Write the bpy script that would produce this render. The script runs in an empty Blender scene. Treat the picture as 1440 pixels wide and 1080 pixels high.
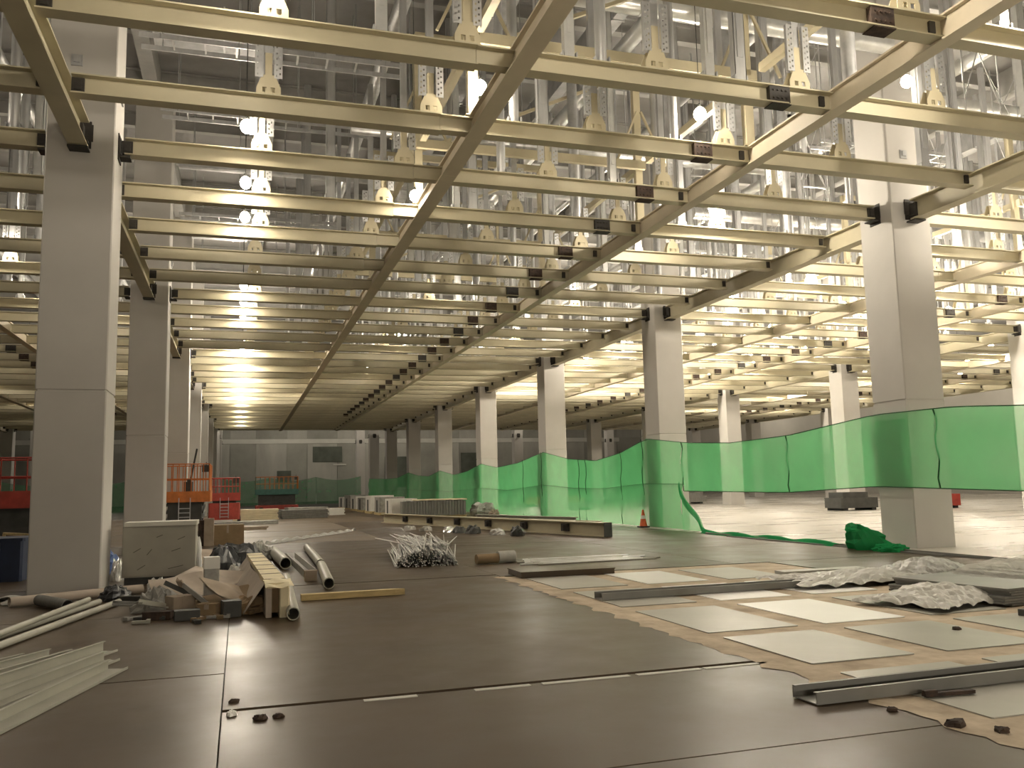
import bpy, math, random
from mathutils import Vector, Matrix
random.seed(7)
SC = bpy.context.scene
COL = SC.collection

# ------------------------------------------------------------------ camera, world, exposure
YAW, PITCH, ROLL, FPX, EYE = 0.3056, 0.1181, -0.0222, 1216.6, 1.55
cam_data = bpy.data.cameras.new('camera')
cam = bpy.data.objects.new('camera', cam_data)
COL.objects.link(cam)
SC.camera = cam
cam_data.sensor_fit = 'HORIZONTAL'
cam_data.sensor_width = 36.0
cam_data.lens = FPX / 1440 * 36.0
cam_data.clip_start, cam_data.clip_end = 0.05, 500
fw = Vector((math.sin(YAW) * math.cos(PITCH), math.cos(YAW) * math.cos(PITCH), math.sin(PITCH)))
rt = Vector((math.cos(YAW), -math.sin(YAW), 0))
up = rt.cross(fw)
c_, s_ = math.cos(ROLL), math.sin(ROLL)
rt2, up2 = rt * c_ + up * s_, up * c_ - rt * s_
m3 = Matrix((rt2, up2, -fw)).transposed()
cam.matrix_world = Matrix.Translation((0, 0, EYE)) @ m3.to_4x4()

world = bpy.data.worlds.new('world')
SC.world = world
world.use_nodes = True
world.node_tree.nodes['Background'].inputs[0].default_value = (0.9, 0.85, 0.75, 1)
world.node_tree.nodes['Background'].inputs[1].default_value = 0.02
SC.view_settings.view_transform = 'Standard'
SC.view_settings.look = 'None'
SC.view_settings.exposure = -0.6
SC.view_settings.gamma = 1.0
SC.view_settings.use_curve_mapping = False

LAMP = 330.0        # strength of a work bulb
LAMP_HI = 1450.0    # strength of the big bulbs in the bright bay
FILL = 700.0        # strength of the added upturned fill lights, out of view
LAMP_WARM = (1.0, 0.89, 0.72)

# ------------------------------------------------------------------ materials
def mat(name, col, rough=0.6, metal=0.0, var=0.12, scale=3.0, bump=0.0, spec=0.5, stretch=None, rvar=0.0, col2=None):
    m = bpy.data.materials.new(name)
    m.use_nodes = True
    nt = m.node_tree
    b = nt.nodes['Principled BSDF']
    b.inputs['Roughness'].default_value = rough
    b.inputs['Metallic'].default_value = metal
    b.inputs['Specular IOR Level'].default_value = spec
    tc = nt.nodes.new('ShaderNodeTexCoord')
    mp = nt.nodes.new('ShaderNodeMapping')
    if stretch: mp.inputs['Scale'].default_value = stretch
    nt.links.new(tc.outputs['Object'], mp.inputs['Vector'])
    no = nt.nodes.new('ShaderNodeTexNoise')
    no.inputs['Scale'].default_value = scale
    no.inputs['Detail'].default_value = 5
    no.inputs['Roughness'].default_value = 0.6
    nt.links.new(mp.outputs['Vector'], no.inputs['Vector'])
    rp = nt.nodes.new('ShaderNodeValToRGB')
    a = [max(0, c * (1 - var)) for c in col]
    d = [min(1, c * (1 + var)) for c in (col2 or col)]
    rp.color_ramp.elements[0].position, rp.color_ramp.elements[1].position = 0.3, 0.7
    rp.color_ramp.elements[0].color = (*a, 1)
    rp.color_ramp.elements[1].color = (*d, 1)
    nt.links.new(no.outputs['Fac'], rp.inputs['Fac'])
    nt.links.new(rp.outputs['Color'], b.inputs['Base Color'])
    if rvar:
        mr = nt.nodes.new('ShaderNodeMapRange')
        mr.inputs['From Min'].default_value, mr.inputs['From Max'].default_value = 0.3, 0.7
        mr.inputs['To Min'].default_value, mr.inputs['To Max'].default_value = rough - rvar, rough + rvar
        nt.links.new(no.outputs['Fac'], mr.inputs['Value'])
        nt.links.new(mr.outputs['Result'], b.inputs['Roughness'])
    if bump:
        bp = nt.nodes.new('ShaderNodeBump')
        bp.inputs['Strength'].default_value = bump
        bp.inputs['Distance'].default_value = 0.02
        nt.links.new(no.outputs['Fac'], bp.inputs['Height'])
        nt.links.new(bp.outputs['Normal'], b.inputs['Normal'])
    return m

def emit(name, col, st):
    m = bpy.data.materials.new(name)
    m.use_nodes = True
    nt = m.node_tree
    nt.nodes.remove(nt.nodes['Principled BSDF'])
    e = nt.nodes.new('ShaderNodeEmission')
    e.inputs[0].default_value = (*col, 1)
    e.inputs[1].default_value = st
    nt.links.new(e.outputs[0], nt.nodes['Material Output'].inputs[0])
    return m

def sheer(name, col, alpha, tl=0.5, scale=60.0, rough=0.7):
    """woven net or film: part open, part fibre that passes some light"""
    m = bpy.data.materials.new(name)
    m.use_nodes = True
    nt = m.node_tree
    nt.nodes.remove(nt.nodes['Principled BSDF'])
    out = nt.nodes['Material Output']
    df = nt.nodes.new('ShaderNodeBsdfDiffuse'); df.inputs[0].default_value = (*col, 1)
    tr = nt.nodes.new('ShaderNodeBsdfTranslucent'); tr.inputs[0].default_value = (*col, 1)
    mx = nt.nodes.new('ShaderNodeMixShader'); mx.inputs[0].default_value = tl
    nt.links.new(df.outputs[0], mx.inputs[1]); nt.links.new(tr.outputs[0], mx.inputs[2])
    tp = nt.nodes.new('ShaderNodeBsdfTransparent')
    m2 = nt.nodes.new('ShaderNodeMixShader')
    tc = nt.nodes.new('ShaderNodeTexCoord')
    no = nt.nodes.new('ShaderNodeTexNoise'); no.inputs['Scale'].default_value = 1.4; no.inputs['Detail'].default_value = 6
    nt.links.new(tc.outputs['Object'], no.inputs['Vector'])
    mr = nt.nodes.new('ShaderNodeMapRange')
    mr.inputs['From Min'].default_value, mr.inputs['From Max'].default_value = 0.3, 0.7
    mr.inputs['To Min'].default_value, mr.inputs['To Max'].default_value = alpha - 0.03, alpha + 0.03
    nt.links.new(no.outputs['Fac'], mr.inputs['Value'])
    nt.links.new(mr.outputs['Result'], m2.inputs[0])
    nt.links.new(tp.outputs[0], m2.inputs[1]); nt.links.new(mx.outputs[0], m2.inputs[2])
    nt.links.new(m2.outputs[0], out.inputs[0])
    return m

M = dict(
    cream=mat('cream_paint', (0.50, 0.45, 0.315), 0.5, var=0.08, scale=1.2),
    cream2=mat('cream_paint_bright', (0.54, 0.475, 0.32), 0.5, var=0.08, scale=2),
    rail=mat('cream_rail_bounce', (0.62, 0.545, 0.41), 0.5, var=0.08, scale=1.2),  # cream paint lightened in place of bounced light on the long beams
    rust=mat('rusty_primer', (0.03, 0.021, 0.016), 0.85, var=0.4, scale=9, col2=(0.055, 0.033, 0.022)),
    cleat=mat('dark_steel', (0.035, 0.03, 0.025), 0.7, var=0.3, scale=9),
    conc=mat('column_paint', (0.52, 0.495, 0.46), 0.75, var=0.05, scale=0.8, bump=0.06),
    galv=mat('galvanised_steel', (0.62, 0.62, 0.62), 0.38, 0.75, var=0.14, scale=5, stretch=(1, 1, 0.2)),
    galvd=mat('dull_galvanised_steel', (0.46, 0.46, 0.46), 0.5, 0.6, var=0.2, scale=3),
    alu=mat('bright_sheet_metal', (0.72, 0.72, 0.70), 0.3, 0.6, var=0.1, scale=4),
    ceil=mat('ceiling_deck', (0.26, 0.25, 0.24), 0.8, var=0.2, scale=0.6),
    joist=mat('ceiling_joist', (0.38, 0.37, 0.35), 0.7, var=0.15, scale=1),
    slab=mat('joint_shade_screed', (0.035, 0.028, 0.02), 0.9, var=0.3, scale=4),  # pale screed darkened here to give the board joints their shade
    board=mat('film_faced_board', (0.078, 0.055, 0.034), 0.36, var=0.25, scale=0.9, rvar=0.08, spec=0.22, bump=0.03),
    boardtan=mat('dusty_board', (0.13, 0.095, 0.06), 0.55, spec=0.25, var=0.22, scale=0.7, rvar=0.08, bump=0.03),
    mortar=mat('tan_joint_dust', (0.42, 0.325, 0.225), 0.85, var=0.2, scale=2.5, bump=0.3, col2=(0.50, 0.41, 0.30)),
    tile=mat('pale_floor_tile', (0.40, 0.385, 0.335), 0.36, var=0.08, scale=1.5, spec=0.3),
    tile_glare=mat('glare_floor_tile', (0.93, 0.90, 0.87), 0.3, var=0.03, scale=1.5, spec=0.4),  # white tiles with the reflected lamp glare put into their colour
    pale=mat('pale_floor_screed', (0.47, 0.44, 0.385), 0.3, var=0.1, scale=0.5, stretch=(0.4, 2.0, 1), rvar=0.08, spec=0.6),
    wall=mat('far_wall_sheeting', (0.30, 0.295, 0.26), 0.8, var=0.18, scale=0.25),
    wallp=mat('far_wall_panel', (0.38, 0.37, 0.33), 0.75, var=0.15, scale=0.5, stretch=(1, 1, 0.3)),
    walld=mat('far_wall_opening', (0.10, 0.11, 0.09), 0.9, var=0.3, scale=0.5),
    wallt=mat('far_wall_band', (0.55, 0.54, 0.49), 0.7, var=0.1, scale=0.5),
    sidew=mat('side_wall_paint', (0.55, 0.52, 0.46), 0.8, var=0.06, scale=0.3),
    orange=mat('orange_lift_paint', (0.55, 0.16, 0.03), 0.5, var=0.2, scale=4),
    red=mat('red_lift_paint', (0.36, 0.045, 0.03), 0.5, var=0.25, scale=4),
    teal=mat('teal_lift_paint', (0.05, 0.14, 0.12), 0.6, var=0.25, scale=4),
    rubber=mat('black_rubber', (0.02, 0.02, 0.02), 0.8, var=0.2),
    dark=mat('dark_machinery', (0.05, 0.05, 0.045), 0.6, var=0.3),
    navy=mat('navy_bin', (0.015, 0.025, 0.06), 0.6, var=0.2),
    blue=mat('blue_tarp', (0.03, 0.07, 0.20), 0.6, var=0.3),
    cabinet=mat('grey_cabinet_panel', (0.34, 0.32, 0.27), 0.6, var=0.1, scale=1.5),
    lid=mat('pale_cabinet_lid', (0.55, 0.53, 0.47), 0.55, var=0.06),
    scuff=mat('dark_scuff', (0.12, 0.11, 0.09), 0.8, var=0.3),
    card=mat('cardboard', (0.26, 0.18, 0.10), 0.85, var=0.15, scale=4),
    cardl=mat('dusty_cardboard', (0.36, 0.29, 0.22), 0.85, var=0.15, scale=4),
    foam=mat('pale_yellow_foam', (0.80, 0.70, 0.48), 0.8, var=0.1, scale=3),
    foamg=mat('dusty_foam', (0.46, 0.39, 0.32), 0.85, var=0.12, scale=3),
    wood=mat('raw_timber', (0.55, 0.42, 0.20), 0.75, var=0.2, scale=3, stretch=(1, 8, 8)),
    film=mat('crumpled_white_film', (0.40, 0.385, 0.34), 0.4, var=0.15, scale=5, bump=0.3),
    filmg=mat('crumpled_grey_film', (0.33, 0.32, 0.29), 0.4, var=0.25, scale=6, bump=0.5),
    bag=mat('black_plastic_bag', (0.03, 0.032, 0.035), 0.35, var=0.3, scale=5, bump=0.4),
    foil=mat('crumpled_foil', (0.9, 0.9, 0.88), 0.2, 0.7, var=0.1, scale=9, bump=0.5),
    paper=mat('white_paper', (0.85, 0.84, 0.80), 0.7, var=0.05),
    rod=mat('zinc_rod', (0.42, 0.41, 0.38), 0.4, 0.6, var=0.2, scale=9),
    pale_steel=mat('pale_primed_steel', (0.37, 0.36, 0.30), 0.5, var=0.1, scale=2),
    chan=mat('grey_channel_steel', (0.22, 0.215, 0.20), 0.45, 0.3, var=0.12, scale=2),
    panel=mat('grey_panel_stack', (0.17, 0.165, 0.15), 0.6, var=0.2, scale=3, stretch=(6, 1, 1)),
    cone=mat('cone_orange', (0.65, 0.12, 0.03), 0.5, var=0.1),
    white=mat('white_plastic', (0.75, 0.73, 0.68), 0.5, var=0.05),
    skin=mat('skin', (0.35, 0.2, 0.13), 0.6),
    net=sheer('green_safety_net', (0.14, 0.60, 0.235), 0.62, 0.6),
    netd=sheer('doubled_green_net', (0.03, 0.33, 0.11), 0.92, 0.35),
    netf=sheer('dusty_far_net', (0.12, 0.32, 0.17), 0.6, 0.4),
    clear=sheer('clear_plastic_film', (0.72, 0.70, 0.64), 0.42, 0.5),
    seam=mat('net_seam', (0.01, 0.10, 0.03), 0.8),
    bulb=emit('work_bulb_glow', LAMP_WARM, LAMP),
    flood=emit('fill_panel_glow', LAMP_WARM, FILL),
    bulbhi=emit('flood_bulb_glow', (1.0, 0.90, 0.74), LAMP_HI),
)

# ------------------------------------------------------------------ mesh helpers
class MB:
    def __init__(s): s.v, s.f, s.sm = [], [], []
    def add(s, vs, fs, sm=False):
        n = len(s.v)
        s.v += [tuple(v) for v in vs]
        s.f += [tuple(i + n for i in f) for f in fs]
        s.sm += [sm] * len(fs)
        return s
    def box(s, x0, x1, y0, y1, z0, z1, b=0.0):
        if b:
            return s.prism([(x0 + b, y0), (x1 - b, y0), (x1, y0 + b), (x1, y1 - b), (x1 - b, y1), (x0 + b, y1), (x0, y1 - b), (x0, y0 + b)], 'z', z0, z1)
        vs = [(x, y, z) for z in (z0, z1) for x, y in ((x0, y0), (x1, y0), (x1, y1), (x0, y1))]
        return s.add(vs, [(3, 2, 1, 0), (4, 5, 6, 7), (0, 1, 5, 4), (1, 2, 6, 5), (2, 3, 7, 6), (3, 0, 4, 7)])
    def prism(s, poly, ax, a0, a1):
        """closed outline pushed along an axis: 'z' outline is (x,y), 'x' is (y,z), 'y' is (x,z)"""
        n = len(poly)
        def P(p, a): return {'z': (p[0], p[1], a), 'x': (a, p[0], p[1]), 'y': (p[0], a, p[1])}[ax]
        vs = [P(p, a0) for p in poly] + [P(p, a1) for p in poly]
        fs = [tuple(range(n))[::-1], tuple(range(n, 2 * n))] + [(i, (i + 1) % n, n + (i + 1) % n, n + i) for i in range(n)]
        if ax == 'y': fs = [f[::-1] for f in fs]
        return s.add(vs, fs)
    def cyl(s, p0, p1, r, n=10, r1=None, cap=True):
        p0, p1 = Vector(p0), Vector(p1); r1 = r if r1 is None else r1
        d = (p1 - p0).normalized()
        a = d.orthogonal().normalized(); b = d.cross(a)
        vs = []
        for p, q in ((p0, r), (p1, r1)):
            for i in range(n):
                t = 2 * math.pi * i / n
                vs.append(p + (a * math.cos(t) + b * math.sin(t)) * q)
        s.add(vs, [(i, (i + 1) % n, n + (i + 1) % n, n + i) for i in range(n)], True)
        if cap:
            s.add(vs, [tuple(range(n))[::-1], tuple(range(n, 2 * n))])
        return s
    def bar(s, p0, p1, w, h):
        """rectangular bar between two points"""
        p0, p1 = Vector(p0), Vector(p1)
        d = (p1 - p0).normalized()
        a = d.cross(Vector((0, 0, 1)))
        a = a.normalized() if a.length > 1e-4 else Vector((1, 0, 0))
        b = a.cross(d)
        vs = [p + a * (w / 2 * i) + b * (h / 2 * j) for p in (p0, p1) for i, j in ((-1, -1), (1, -1), (1, 1), (-1, 1))]
        return s.add(vs, [(3, 2, 1, 0), (4, 5, 6, 7), (0, 1, 5, 4), (1, 2, 6, 5), (2, 3, 7, 6), (3, 0, 4, 7)])
    def tube(s, p0, p1, r, t, n=16):
        """open pipe with a wall"""
        p0, p1 = Vector(p0), Vector(p1)
        d = (p1 - p0).normalized(); a = d.orthogonal().normalized(); b = d.cross(a)
        vs = []
        for p, q in ((p0, r), (p1, r), (p1, r - t), (p0, r - t)):
            for i in range(n):
                g = 2 * math.pi * i / n
                vs.append(p + (a * math.cos(g) + b * math.sin(g)) * q)
        for k in range(4):
            o, q = k * n, ((k + 1) % 4) * n
            s.add(vs, [(o + i, o + (i + 1) % n, q + (i + 1) % n, q + i) for i in range(n)], k in (0, 2))
        return s
    def sph(s, c, r, n=10, m=6, sz=1.0):
        vs, fs = [], []
        for j in range(m + 1):
            ph = math.pi * j / m
            for i in range(n):
                t = 2 * math.pi * i / n
                vs.append((c[0] + r * math.sin(ph) * math.cos(t), c[1] + r * math.sin(ph) * math.sin(t), c[2] + r * sz * math.cos(ph)))
        for j in range(m):
            for i in range(n):
                fs.append((j * n + i, (j + 1) * n + i, (j + 1) * n + (i + 1) % n, j * n + (i + 1) % n))
        return s.add(vs, fs, True)
    def grid(s, fn, nu, nv, sm=True):
        vs = [fn(i / nu, j / nv) for j in range(nv + 1) for i in range(nu + 1)]
        fs = [(j * (nu + 1) + i, j * (nu + 1) + i + 1, (j + 1) * (nu + 1) + i + 1, (j + 1) * (nu + 1) + i) for j in range(nv) for i in range(nu)]
        return s.add(vs, fs, sm)
    def mesh(s, name, m):
        me = bpy.data.meshes.new(name)
        me.from_pydata(s.v, [], s.f)
        me.polygons.foreach_set('use_smooth', s.sm)
        me.materials.append(M[m] if isinstance(m, str) else m)
        me.update()
        return me
    def obj(s, name, m, parent=None, loc=None, rz=0.0):
        return place(s.mesh(name, m), name, parent, loc, rz)

def place(me, name, parent=None, loc=None, rz=0.0, rot=None):
    o = bpy.data.objects.new(name, me)
    COL.objects.link(o)
    if parent: o.parent = parent
    if loc is not None: o.location = loc
    if rot is not None: o.rotation_euler = rot
    elif rz: o.rotation_euler = (0, 0, rz)
    return o
def tag(o, label, cat, group=None, kind=None):
    o['label'] = label; o['category'] = cat
    if group: o['group'] = group
    if kind: o['kind'] = kind
    return o
def thing(name, label, cat, loc=(0, 0, 0), rz=0.0, group=None):
    return tag(place(None, name, None, loc, rz), label, cat, group)
def struct(o):
    o['kind'] = 'structure'; return o
ORD = ['zeroth', 'first', 'second', 'third', 'fourth', 'fifth', 'sixth', 'seventh', 'eighth', 'ninth', 'tenth', '11th', '12th', '13th', '14th', '15th', '16th', '17th', '18th', '19th', '20th', '21st', '22nd', '23rd', '24th', '25th', '26th', '27th', '28th', '29th', '30th', '31st', '32nd', '33rd', '34th', '35th', '36th', '37th', '38th', '39th', '40th']

# ------------------------------------------------------------------ grid of the hall
S = 2.4062                       # purlin spacing
BAY = 5 * S                      # column spacing along the hall
W = 1.08                         # column side
Y0 = 15.78                       # front face of the first pair of columns
YC = Y0 + W / 2
XC = {'K': -20.15, 'L': -2.69, 'R': 14.77, 'S': 32.23, 'T': 49.69}
ZB, ZT = 7.60, 7.915             # purlin underside / top
ZCEIL = 14.5
X_LEFT, X_RIGHT, Y_BACK, Y_FRONT = -30.0, 66.0, 132.0, -14.0
JMIN, JMAX = -5, 30
def yrow(j): return YC + j * S

# ------------------------------------------------------------------ room shell
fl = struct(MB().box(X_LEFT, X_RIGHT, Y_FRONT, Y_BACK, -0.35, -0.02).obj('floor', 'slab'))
ce = struct(MB().box(X_LEFT, X_RIGHT, Y_FRONT, Y_BACK, ZCEIL, ZCEIL + 0.3).obj('ceiling', 'ceil'))
jm = MB().prism([(-0.12, 0), (0.12, 0), (0.12, 0.05), (0.03, 0.05), (0.03, 0.45), (0.12, 0.45), (0.12, 0.5), (-0.12, 0.5), (-0.12, 0.45), (-0.03, 0.45), (-0.03, 0.05), (-0.12, 0.05)], 'x', X_LEFT, X_RIGHT).mesh('ceiling_joist', 'joist')
y = 1.0
while y < Y_BACK:
    place(jm, 'ceiling_joist', ce, (0, y, ZCEIL - 0.5)); y += 3.3
jm = MB().box(-0.2, 0.2, Y_FRONT, Y_BACK, -0.8, 0).mesh('ceiling_girder', 'joist')
for x in (-20.15, -11.4, -2.69, 6.0, 14.77, 23.5, 32.23, 49.69):
    place(jm, 'ceiling_girder', ce, (x, 0, ZCEIL))
struct(MB().box(X_LEFT - 0.3, X_LEFT, Y_FRONT, Y_BACK, -0.35, ZCEIL + 0.3).obj('wall_left', 'sidew'))
struct(MB().box(X_RIGHT, X_RIGHT + 0.3, Y_FRONT, Y_BACK, -0.35, ZCEIL + 0.3).obj('wall_right', 'sidew'))
struct(MB().box(X_LEFT - 0.3, X_RIGHT + 0.3, Y_FRONT - 0.3, Y_FRONT, -0.35, ZCEIL + 0.3).obj('wall_front', 'sidew'))
wb = struct(MB().box(X_LEFT - 0.3, X_RIGHT + 0.3, Y_BACK, Y_BACK + 0.3, -0.35, ZCEIL + 0.3).obj('wall_back', 'wall'))
x = -29.0
k = 0
while x < 60:
    w_ = random.choice((2.9, 3.6, 4.4))
    MB().box(x + 0.04, x + w_ - 0.04, Y_BACK - 0.08 - 0.05 * (k % 3), Y_BACK, 0.02, 8.55).obj('wall_panel', 'wallp' if k % 2 else 'wall', wb)
    MB().box(x + 0.04, x + w_ - 0.04, Y_BACK - 0.06, Y_BACK, 9.3, 13.5).obj('wall_panel', 'wall' if k % 2 else 'wallp', wb)
    x += w_; k += 1
MB().box(-29.5, 60, Y_BACK - 0.25, Y_BACK, 8.6, 9.25).obj('wall_band', 'wallt', wb)
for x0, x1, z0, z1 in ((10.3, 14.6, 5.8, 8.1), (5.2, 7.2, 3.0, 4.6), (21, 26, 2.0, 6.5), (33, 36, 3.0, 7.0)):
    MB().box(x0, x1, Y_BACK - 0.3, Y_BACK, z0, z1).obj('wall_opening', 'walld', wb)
    MB().box(x0 + 3.0 if x1 - x0 > 4 else x0, x1 + 0.6, Y_BACK - 0.34, Y_BACK, z0 - 0.5, z0 - 0.32).obj('wall_ledge', 'wallt', wb)

# --- floor boards, tile field, pale floor
def sheet(x0, x1, y0, y1, m='board', g=0.012, gx=0.005):
    z = random.uniform(-0.003, 0.002)
    MB().box(x0 + gx, x1 - gx, y0 + g, y1 - g, -0.02, z).obj('floor_board', m, fl)
TX0, TX1, TY0, TY1 = 4.37, 9.75, 1.2, 14.75
ys = {0: [-6, -1.7, 2.4, 4.6, 6.74, 10.9], 1: [-6, -0.2, 3.9, 8.12, 12.3]}
for c in (0, 1):
    while ys[c][-1] < 86: ys[c].append(ys[c][-1] + 4.15)
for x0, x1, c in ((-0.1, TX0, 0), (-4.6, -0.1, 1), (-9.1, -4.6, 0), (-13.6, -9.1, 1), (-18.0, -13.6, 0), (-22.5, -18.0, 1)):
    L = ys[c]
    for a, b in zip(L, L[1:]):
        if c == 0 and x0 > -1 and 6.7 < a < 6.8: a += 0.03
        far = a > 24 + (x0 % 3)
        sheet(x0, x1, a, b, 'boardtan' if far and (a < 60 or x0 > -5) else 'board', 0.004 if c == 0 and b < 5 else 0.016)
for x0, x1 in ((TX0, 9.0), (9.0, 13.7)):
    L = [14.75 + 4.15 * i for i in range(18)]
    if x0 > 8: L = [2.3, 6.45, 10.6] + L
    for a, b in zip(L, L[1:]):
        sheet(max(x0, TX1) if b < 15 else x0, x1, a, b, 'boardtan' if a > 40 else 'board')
MB().box(TX0 + 0.015, TX1 - 0.015, TY0, TY1 - 0.02, -0.02, -0.008).obj('tile_bed', 'mortar', fl)
tm = {}
tx = 4.66
col_i = 0
while tx + 1.02 < TX1:
    ty = 0.9 + 1.95 * 0
    row = 0
    for ty in (2.7, 4.62, 6.48, 8.2, 10.35, 12.5):
        w_, l_ = 1.08 + 0.02 * ((row + col_i) % 2), (1.62, 1.5, 1.42, 1.74, 1.72, 1.72)[(2, 1, 2, 3, 4, 5)[row]] if ty > 2 else 1.5
        m = 'tile_glare' if (col_i, row) in ((1, 3), (1, 4), (2, 4), (1, 5)) else 'tile'
        key = (round(w_, 2), l_, m)
        if key not in tm: tm[key] = MB().box(0, w_, 0, l_, -0.009, 0, 0.012).mesh('floor_tile', m)
        place(tm[key], 'floor_tile', fl, (tx, ty, random.uniform(0.0, 0.004)), random.uniform(-0.008, 0.008))
        row += 1
    tx += 1.43; col_i += 1
# ragged tan dust edge of the tile field
def ragged(u, v):
    yy = 3.0 + u * 11.7
    return (TX0 - 0.05 - 0.09 * v * abs(math.sin(yy * 5.1) + 0.6 * math.sin(yy * 13.7)) + 0.10 * (1 - v), yy, 0.004)
MB().grid(ragged, 90, 2).obj('dust_edge', 'mortar', fl)
for x0, x1 in ((2.3, 3.05), (3.12, 3.7), (3.74, 4.33), (1.75, 2.2), (0.9, 1.3)):  # pale tape pieces carrying the painted highlight of the joint edge
    MB().box(x0, x1, 6.640, 6.705, -0.01, 0.004).obj('joint_tape_highlight', 'lid', fl)
py = Y_FRONT + 0.5
L = [2.0 + 9.0 * i for i in range(15)]
for a, b in zip(L, L[1:]):
    for x0, x1 in ((13.7, 22.0), (22.0, 31.0), (31.0, 40.0), (40.0, 50.0), (50.0, 65.0)):
        MB().box(x0 + 0.015, x1 - 0.015, a + 0.015, b - 0.015, -0.02, 0.0).obj('pale_floor_slab', 'pale', fl)

# ------------------------------------------------------------------ columns
def groove_column(h):
    m = MB(); w = W / 2; b = 0.02
    def ring(z, i): return [(x, y, z) for x, y in ((-w + i + b, -w + i), (w - i - b, -w + i), (w - i, -w + i + b), (w - i, w - i - b), (w - i - b, w - i), (-w + i + b, w - i), (-w + i, w - i - b), (-w + i, -w + i + b))]
    zs = [(0, 0)]
    for gz in (3.32,): zs += [(gz - 0.02, 0), (gz - 0.015, 0.018), (gz + 0.015, 0.018), (gz + 0.02, 0)]
    zs.append((h, 0))
    vs = []
    for z, i in zs: vs += ring(z, i)
    fs = [tuple(range(8))[::-1]]
    for k in range(len(zs) - 1):
        fs += [(k * 8 + i, k * 8 + (i + 1) % 8, k * 8 + 8 + (i + 1) % 8, k * 8 + 8 + i) for i in range(8)]
    m.add(vs, fs)
    return m.mesh('column_shaft', 'conc')
SHAFT = groove_column(ZCEIL - 0.01)
EMBED = MB().box(-0.09, 0.09, -0.03, 0, -0.1, 0.1).box(-0.05, 0.05, -0.06, -0.03, -0.05, 0.07).mesh('embed_plate', 'galvd')
CSEAT = MB().box(-0.17, 0.17, -0.02, 0, -0.12, 0.36).box(-0.14, 0.14, -0.2, -0.02, -0.06, -0.03).box(-0.2, 0.2, -0.035, -0.02, 0.0, 0.3).mesh('beam_seat', 'cleat')
SIDE = {'K': 'far left row', 'L': 'left row', 'R': 'right row behind the green net', 'S': 'row beyond the net', 'T': 'farthest right row'}
n_col = {'K': range(0, 9), 'L': range(0, 9), 'R': range(0, 9), 'S': range(0, 9), 'T': range(2, 9)}
for key, x in XC.items():
    for k in n_col[key]:
        n = k + (2 if key == 'R' else 1) - (2 if key == 'T' else 0)
        if key == 'R' and k == -1:
            lab = 'square grey column just outside the right edge of the view'
        else:
            i = k + 1 - (2 if key == 'T' else 0)
            lab = {('L', 0): 'square grey concrete column, largest at left, with a joint line', ('R', 0): 'square pale column at right with the green net across its foot'}.get((key, k), f'square pale concrete column, {ORD[i]} from the front in the {SIDE[key]}')
        t = thing('concrete_column', lab, 'column', (x, Y0 + BAY * k + W / 2, 0), 0, 'columns of the ' + SIDE[key])
        place(SHAFT, 'column_shaft', t, (0, 0, -0.02))
        for rz, dx, dy in ((0, 0, -W / 2), (math.pi / 2, W / 2, 0), (-math.pi / 2, -W / 2, 0)):
            place(CSEAT, 'beam_seat', t, (dx, dy, ZB), rz)
        if k < 4:
            place(EMBED, 'embed_plate', t, (-0.1, -W / 2, 9.05))
            place(EMBED, 'embed_plate', t, (-W / 2, 0.1, 8.9), -math.pi / 2)
            place(EMBED, 'embed_plate', t, (W / 2, 0.1, 8.7), math.pi / 2)

# ------------------------------------------------------------------ steel grid
def hpoly(w, z0, z1, tf=0.022, tw=0.014):
    a, b = w / 2, tw / 2
    return [(-a, z0), (a, z0), (a, z0 + tf), (b, z0 + tf), (b, z1 - tf), (a, z1 - tf), (a, z1), (-a, z1), (-a, z1 - tf), (-b, z1 - tf), (-b, z0 + tf), (-a, z0 + tf)]
RX1, RX2 = 6.47, 11.99          # secondary beams, measured from the left column line of a bay
SP1, SP2 = 5.88, 10.90          # purlin splices
d = ZT - ZB
def pl(a, b, z0=0.0, z1=d, w=0.24): return MB().prism(hpoly(w, z0, z1), 'x', a, b).mesh('beam_section', 'cream')
SECT = [pl(0.17, SP1), pl(SP1 + 0.005, RX1 - 0.02, 0.02, d - 0.006, 0.21), pl(RX1 + 0.02, SP2 + 0.2, 0.012, d), pl(SP2 + 0.205, RX2 - 0.02), pl(RX2 + 0.02, XC['R'] - XC['L'] - 0.17)]
SECTC = [pl(W / 2 + 0.1, SP1), *SECT[1:4], pl(RX2 + 0.02, XC['R'] - XC['L'] - W / 2 - 0.1)]
CLEAT = MB().box(-0.09, 0.09, -0.05, -0.012, 0.04, 0.27).box(-0.09, 0.09, 0.012, 0.05, 0.04, 0.27).box(-0.05, 0.05, -0.065, -0.05, 0.08, 0.23).mesh('end_cleat', 'cleat')
CLEATS = MB().box(-0.05, 0.05, -0.05, -0.012, 0.08, 0.25).box(-0.05, 0.05, 0.012, 0.05, 0.08, 0.25).mesh('end_cleat', 'cleat')
spm = MB().box(-0.19, 0.19, -0.11, -0.02, 0.03, 0.285).box(-0.19, 0.19, 0.02, 0.11, 0.03, 0.285).box(-0.16, 0.2, -0.12, 0.12, -0.012, 0.0)
for bx in (-0.12, -0.04, 0.04, 0.12):
    for bz in (0.09, 0.22): spm.cyl((bx, -0.11, bz), (bx, -0.13, bz), 0.018, 6)
SPLICE = [spm.mesh('splice_plate', 'rust'), spm.mesh('splice_plate', 'cleat')]
BAYS = [('K', 'left side bay', -4, 30), ('L', 'main bay', JMIN, JMAX), ('R', 'bay beyond the net', -4, JMAX), ('S', 'farthest right bay', 4, JMAX)]
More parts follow.
